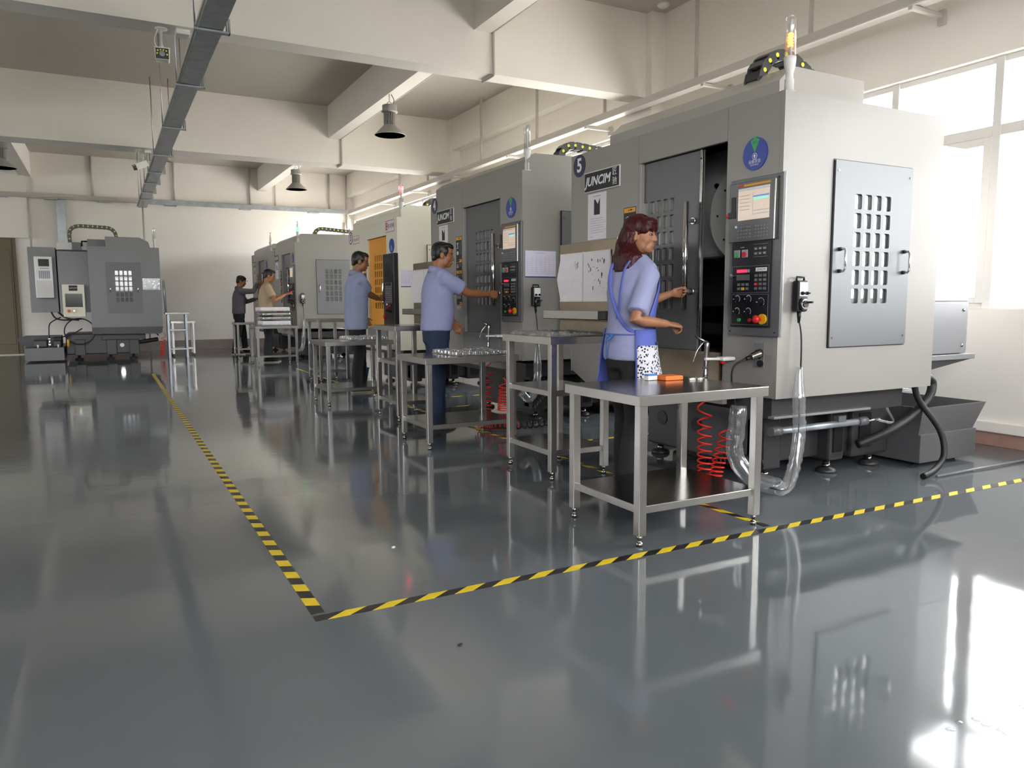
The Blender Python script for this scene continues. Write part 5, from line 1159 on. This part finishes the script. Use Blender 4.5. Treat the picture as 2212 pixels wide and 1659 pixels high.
    for sy, fx in ((-1, st[0]), (1, st[1])):
        hip = T(V((.0, sy*.082, .88))*S); th = T(V((fx*.25+.01, sy*.088, .68))*S); kn = T(V((fx*.5+.02, sy*.092, .48))*S); cf = T(V((fx*.78-.01, sy*.097, .28))*S); an = T(V((fx-.015, sy*.10, .07))*S)
        tb.tube([hip+V((0, 0, .05)), hip, th, kn, cf, an], [(.098*S, .088*S), (.102*S, .094*S), (.092*S, .088*S), (.072*S, .070*S), (.070*S, .066*S), (.068*S, .064*S)], 20)
    remesh(tb, 'trousers', trousers, root, max(.011, voxel*1.7), 5, .007, (9, 9, 8), loc[0])
    for sy, fx in ((-1, st[0]), (1, st[1])):
        m = MB().mat(shoe); rr = []
        for x, hw, h in ((-.085, .022, .045), (-.07, .034, .07), (-.02, .038, .09), (.04, .042, .075), (.11, .048, .055), (.16, .042, .045), (.19, .022, .03)):
            rr.append((T(V((fx+x-.0, sy*.10, h/2+.014))*S), T(V((0, hw, 0))*S, 0), V((0, 0, h/2*S))))
        m.loft(rr, 16); m.mat('sole'); m.prism([tuple(T(V((fx+x, sy*.10+hw, 0))*S).xy) for x, hw in ((-.09, .02), (-.075, .038), (.03, .042), (.11, .05), (.17, .042), (.195, .015))]+[tuple(T(V((fx+x, sy*.10-hw, 0))*S).xy) for x, hw in ((.195, .015), (.17, .042), (.11, .05), (.03, .042), (-.075, .038), (-.09, .02))], .001, .022, 'z'); m.build('shoe', None, root)
    # hair
    hb = MB()
    def HE(x, y, z, a_, b_, c_, rot=None): hb.ell(hc+Rh @ (V((x, y, z))*S), (a_*S, b_*S, c_*S), Rh @ rot if rot else Rh, 18, 12)
    if hair in ('short', 'cap'):
        HE(-.022, 0, .050, .092, .082, .078); HE(-.050, 0, .018, .062, .079, .080); HE(-.062, 0, -.03, .040, .062, .045); HE(.025, 0, .092, .066, .064, .030); HE(.062, 0, .082, .034, .056, .022)
        for s in (-1, 1): HE(.006, s*.066, .035, .045, .014, .034); HE(.028, s*.066, .008, .010, .008, .030)
    else:
        HE(-.018, 0, .048, .098, .085, .084); HE(-.052, 0, .00, .068, .086, .095); HE(.055, 0, .078, .050, .066, .032)
        for s in (-1, 1): HE(.078, s*.022, .050, .018, .034, .032, Matrix.Rotation(-.3, 3, 'Y')); HE(.052, s*.058, .040, .030, .016, .036)
        for s in (-1, 1): hb.tube([hc+Rh @ (V((-.03, s*.066, .02))*S), hc+Rh @ (V((-.062, s*.070, -.06))*S), hc+Rz @ (V((-.105, s*.070, -.15))*S), hc+Rz @ (V((-.135, s*.062, -.22))*S)], [(.05*S, .028*S), (.058*S, .032*S), (.058*S, .034*S), (.030*S, .022*S)], 16)
        hb.tube([hc+Rh @ (V((-.06, 0, .02))*S), hc+Rh @ (V((-.09, 0, -.06))*S), hc+Rz @ (V((-.125, 0, -.15))*S), hc+Rz @ (V((-.150, 0, -.235))*S)], [(.06*S, .075*S), (.056*S, .082*S), (.050*S, .080*S), (.024*S, .055*S)], 18)
        hb.tube([hc+Rh @ (V((-.02, -.075, -.02))*S), hc+Rh @ (V((-.018, -.072, -.09))*S), hc+Rz @ (V((.0, -.075, -.155))*S), hc+Rz @ (V((.045, -.07, -.185))*S)], [(.030*S, .014*S), (.03*S, .014*S), (.024*S, .014*S), (.008*S, .008*S)], 12)
    remesh(hb, 'hair', hairmat, root, max(.006, voxel), 4 if hair == 'long' else 2, .006 if hair != 'long' else .005, (75, 75, 9) if hair == 'long' else (45, 45, 40), 3)
    if hair == 'cap':
        m = MB().mat('greytr'); rr = []
        for h, g in ((.045, .098), (.07, .10), (.10, .090), (.125, .06), (.135, .02)): rr.append((hc+Rh @ (V((-.012, 0, h))*S), Rh @ (V((g, 0, 0))*S), Rh @ (V((0, g*.86, 0))*S)))
        m.loft(rr, 24); m.loft([(hc+Rh @ (V((.075, 0, .048))*S), Rh @ (V((.06, 0, -.012))*S), Rh @ (V((0, .062, 0))*S)), (hc+Rh @ (V((.075, 0, .056))*S), Rh @ (V((.062, 0, -.012))*S), Rh @ (V((0, .064, 0))*S))], 20); m.build('cap', None, root)
    return root, T, S, tor, lean, joints, SH
GRIP = dict(curl=(62, 68, 40), thumb=(.8, .25, .55))
LOOSE = dict(curl=(28, 34, 22))
FIST = dict(curl=(52, 62, 40), thumb=(.8, .2, .6))
# the woman at the nearest machine
w = person((2.82, 3.76), 1.70, 2, 'woman with long dark red hair, lavender shirt and blue apron holding door handle', 'lavender', 'blackcl',
       R=((2.945, 3.55, 1.05), (-.5, -.22, -1), (1, -.05, -.12), (0, .35, -1), dict(curl=(45, 55, 35), thumb=(.8, .1, .6))),
       L=((3.295, 3.94, 1.235), (.0, .6, -1), (1, -.18, .12), (-.0, -1, -.1), GRIP),
       hy=-62, hp=4, lean=.06, female=True, hair='long', hairmat='hairr', skin='skinf', stance=(-.06, .08), voxel=.005, hem=.86)
wr, T, S, tor, lean, J, SH = w
def tr_at(z, grow, female=True):
    for (za, da, wa), (zb, db, wb) in zip(tor[:-1], tor[1:]):
        if za <= z <= zb: t = (z-za)/(zb-za); return lean*max(0, z-.92), da+(db-da)*t+grow, wa+(wb-wa)*t+grow
    return (0, tor[0][1]+grow, tor[0][2]+grow) if z < tor[0][0] else (lean*.5, tor[-1][1]+grow, tor[-1][2]+grow)
def wrap_sheet(m, zs, ang, grow, th=.004, n=22, flare=0.):
    """cloth sheet round the torso: zs bottom to top, ang(z) -> (a0, a1) degrees from the front"""
    R0 = []; 
    for z in zs:
        cx, hd, hw = tr_at(max(z, .84), grow+flare*max(0, .9-z)); a0, a1 = ang(z); row = []
        for k in range(n+1):
            g = math.radians(a0+(a1-a0)*k/n); rip = .006*math.sin(g*9+z*14)*min(1, max(0, (1.0-z)*3)); row.append(V((cx+(hd+rip)*math.cos(g), (hw+rip)*math.sin(g), z)))
        R0.append(row)
    vs = [T(p*S) for row in R0 for p in row]; k0 = len(vs); c = V((0, 0, 0))
    for row in R0:
        for p in row: q = V((p.x, p.y, 0)); vs.append(T((p+q.normalized()*th)*S))
    fs = []; W2 = n+1
    for i in range(len(zs)-1):
        for j in range(n):
            a = i*W2+j; fs.append((a, a+1, a+W2+1, a+W2)); fs.append((k0+a, k0+a+W2, k0+a+W2+1, k0+a+1))
    L_ = len(zs)-1
    for j in range(n): fs.append((j, k0+j, k0+j+1, j+1)); a = L_*W2+j; fs.append((a, a+1, k0+a+1, k0+a))
    for i in range(L_):
        a = i*W2; fs.append((a, a+W2, k0+a+W2, k0+a)); a = i*W2+n; fs.append((a, k0+a, k0+a+W2, a+W2))
    m.add(vs, fs, True); return m
m = MB().mat('apron'); wrap_sheet(m, [.60, .68, .76, .84, .92, .98, 1.03], lambda z: (-124, 124), .030, flare=.16); wrap_sheet(m, [1.03, 1.12, 1.2, 1.27, 1.33], lambda z: (-100+(z-1.03)*140, 100-(z-1.03)*140), .026)
A = m.build('apron', None, wr)
m = MB().mat('floral'); wrap_sheet(m, [.70, .76, .82, .88, .935], lambda z: (-121, -46), .036, flare=.16); m.build('pocket', None, A)
m = MB().mat('collar'); wrap_sheet(m, [.935, .955], lambda z: (-70, -46), .040); m.build('pocket_binding', None, A)
m = MB().mat('apron')
def strap(pts, wd=.011):
    P = smooth([T(V(p)*S) for p in pts], 6); m.tube(P, [(.004, wd)]*len(P), 8)
strap([(-.066, .066, 1.44), (-.110, .045, 1.38), (-.124, .020, 1.25), (-.118, -.04, 1.12), (-.09, -.115, 1.03), (-.02, -.165, 1.01)]); strap([(-.066, -.085, 1.44), (-.105, -.08, 1.38), (-.118, -.062, 1.25), (-.110, -.03, 1.12), (-.095, .06, 1.02)])
strap([(-.03, -.165, 1.0), (-.10, -.10, 1.0), (-.125, 0, 1.0), (-.10, .10, 1.0), (-.03, .165, 1.0)], .012); m.build('straps', None, A)
m = MB().mat('skyblue'); P = smooth([T(V(p)*S) for p in ((-.128, .01, 1.0), (-.15, .03, .97), (-.14, .045, .90), (-.14, .05, .84))], 6); m.tube(P, [(.003, .010)]*len(P), 8)
P = smooth([T(V(p)*S) for p in ((-.128, .0, 1.0), (-.155, -.02, .985), (-.16, .02, .96), (-.13, .0, .99))], 6); m.tube(P, [(.003, .010)]*len(P), 8); m.build('tie_bow', None, A)
m = MB().mat('lavender'); cx, hd, hw = tr_at(1.25, .016); m.obox(T(V((cx+hd*.88, -hw*.52, 1.27))*S), T(V((.5, .85, 0)), 0), (.034, .003, .05)); m.mat('skyblue').obox(T(V((cx+hd*.885, -hw*.525, 1.318))*S), T(V((.5, .85, 0)), 0), (.034, .0035, .003)); m.build('breast_pocket', None, SH)
# men
person((2.79, 6.77), 1.75, -4, 'man in lavender shirt and blue jeans pulling the door handle of machine 4', 'lavender', 'denim',
       R=((3.305, 6.665, 1.262), (-.2, -.5, -1), (1, .10, -.02), (0, 1, 0), GRIP), L=((3.06, 6.97, 1.00), (-.6, .5, -.3), (.45, 0, -.9), (-.3, -1, 0), LOOSE),
       hy=-16, hp=8, lean=.05, belly=.03, stance=(-.05, .07), voxel=.0055, hem=.90)
person((2.925, 9.86), 1.85, -2, 'man in pale blue shirt and black trousers opening the orange door', 'lavender2', 'blackcl',
       R=((3.295, 10.03, 1.24), (-.6, -.6, -1), (1, .25, .1), (-.2, 1, 0), GRIP), L=((3.12, 10.15, 1.0), (-.6, .5, -.3), (.5, 0, -.85), (-.2, -1, 0), LOOSE),
       hy=-14, hp=10, lean=.04, stance=(-.02, .10), voxel=.007, hem=.80)
person((2.85, 15.85), 1.86, -4, 'man in beige t-shirt reaching to the control panel behind wrapped packages', 'beige', 'greytr',
       R=((3.19, 15.62, 1.36), (-.2, -.7, -1), (1, 0, .35), (.0, .5, -1), dict(curl=(20, 40, 30))), L=((3.1, 16.05, 1.05), (-.5, .5, -.4), (.8, 0, -.4), (0, -1, 0), LOOSE),
       hy=-8, hp=16, lean=.06, stance=(0, .06), voxel=.010, hem=.90, collar=False)
person((2.76, 18.78), 1.82, -4, 'man in dark grey long sleeved jacket and cap beside the end wall', 'greyjk', 'blackcl',
       R=((3.20, 18.70, 1.66), (.2, -.8, -1), (1, 0, .35), (0, 1, 0), FIST), L=((3.18, 18.85, 1.30), (-.3, .5, -.6), (1, 0, 0), (0, -1, 0), FIST),
       hy=-8, hp=14, lean=.05, sleeve='long', hair='cap', stance=(-.10, .14), voxel=.010, hem=.88)
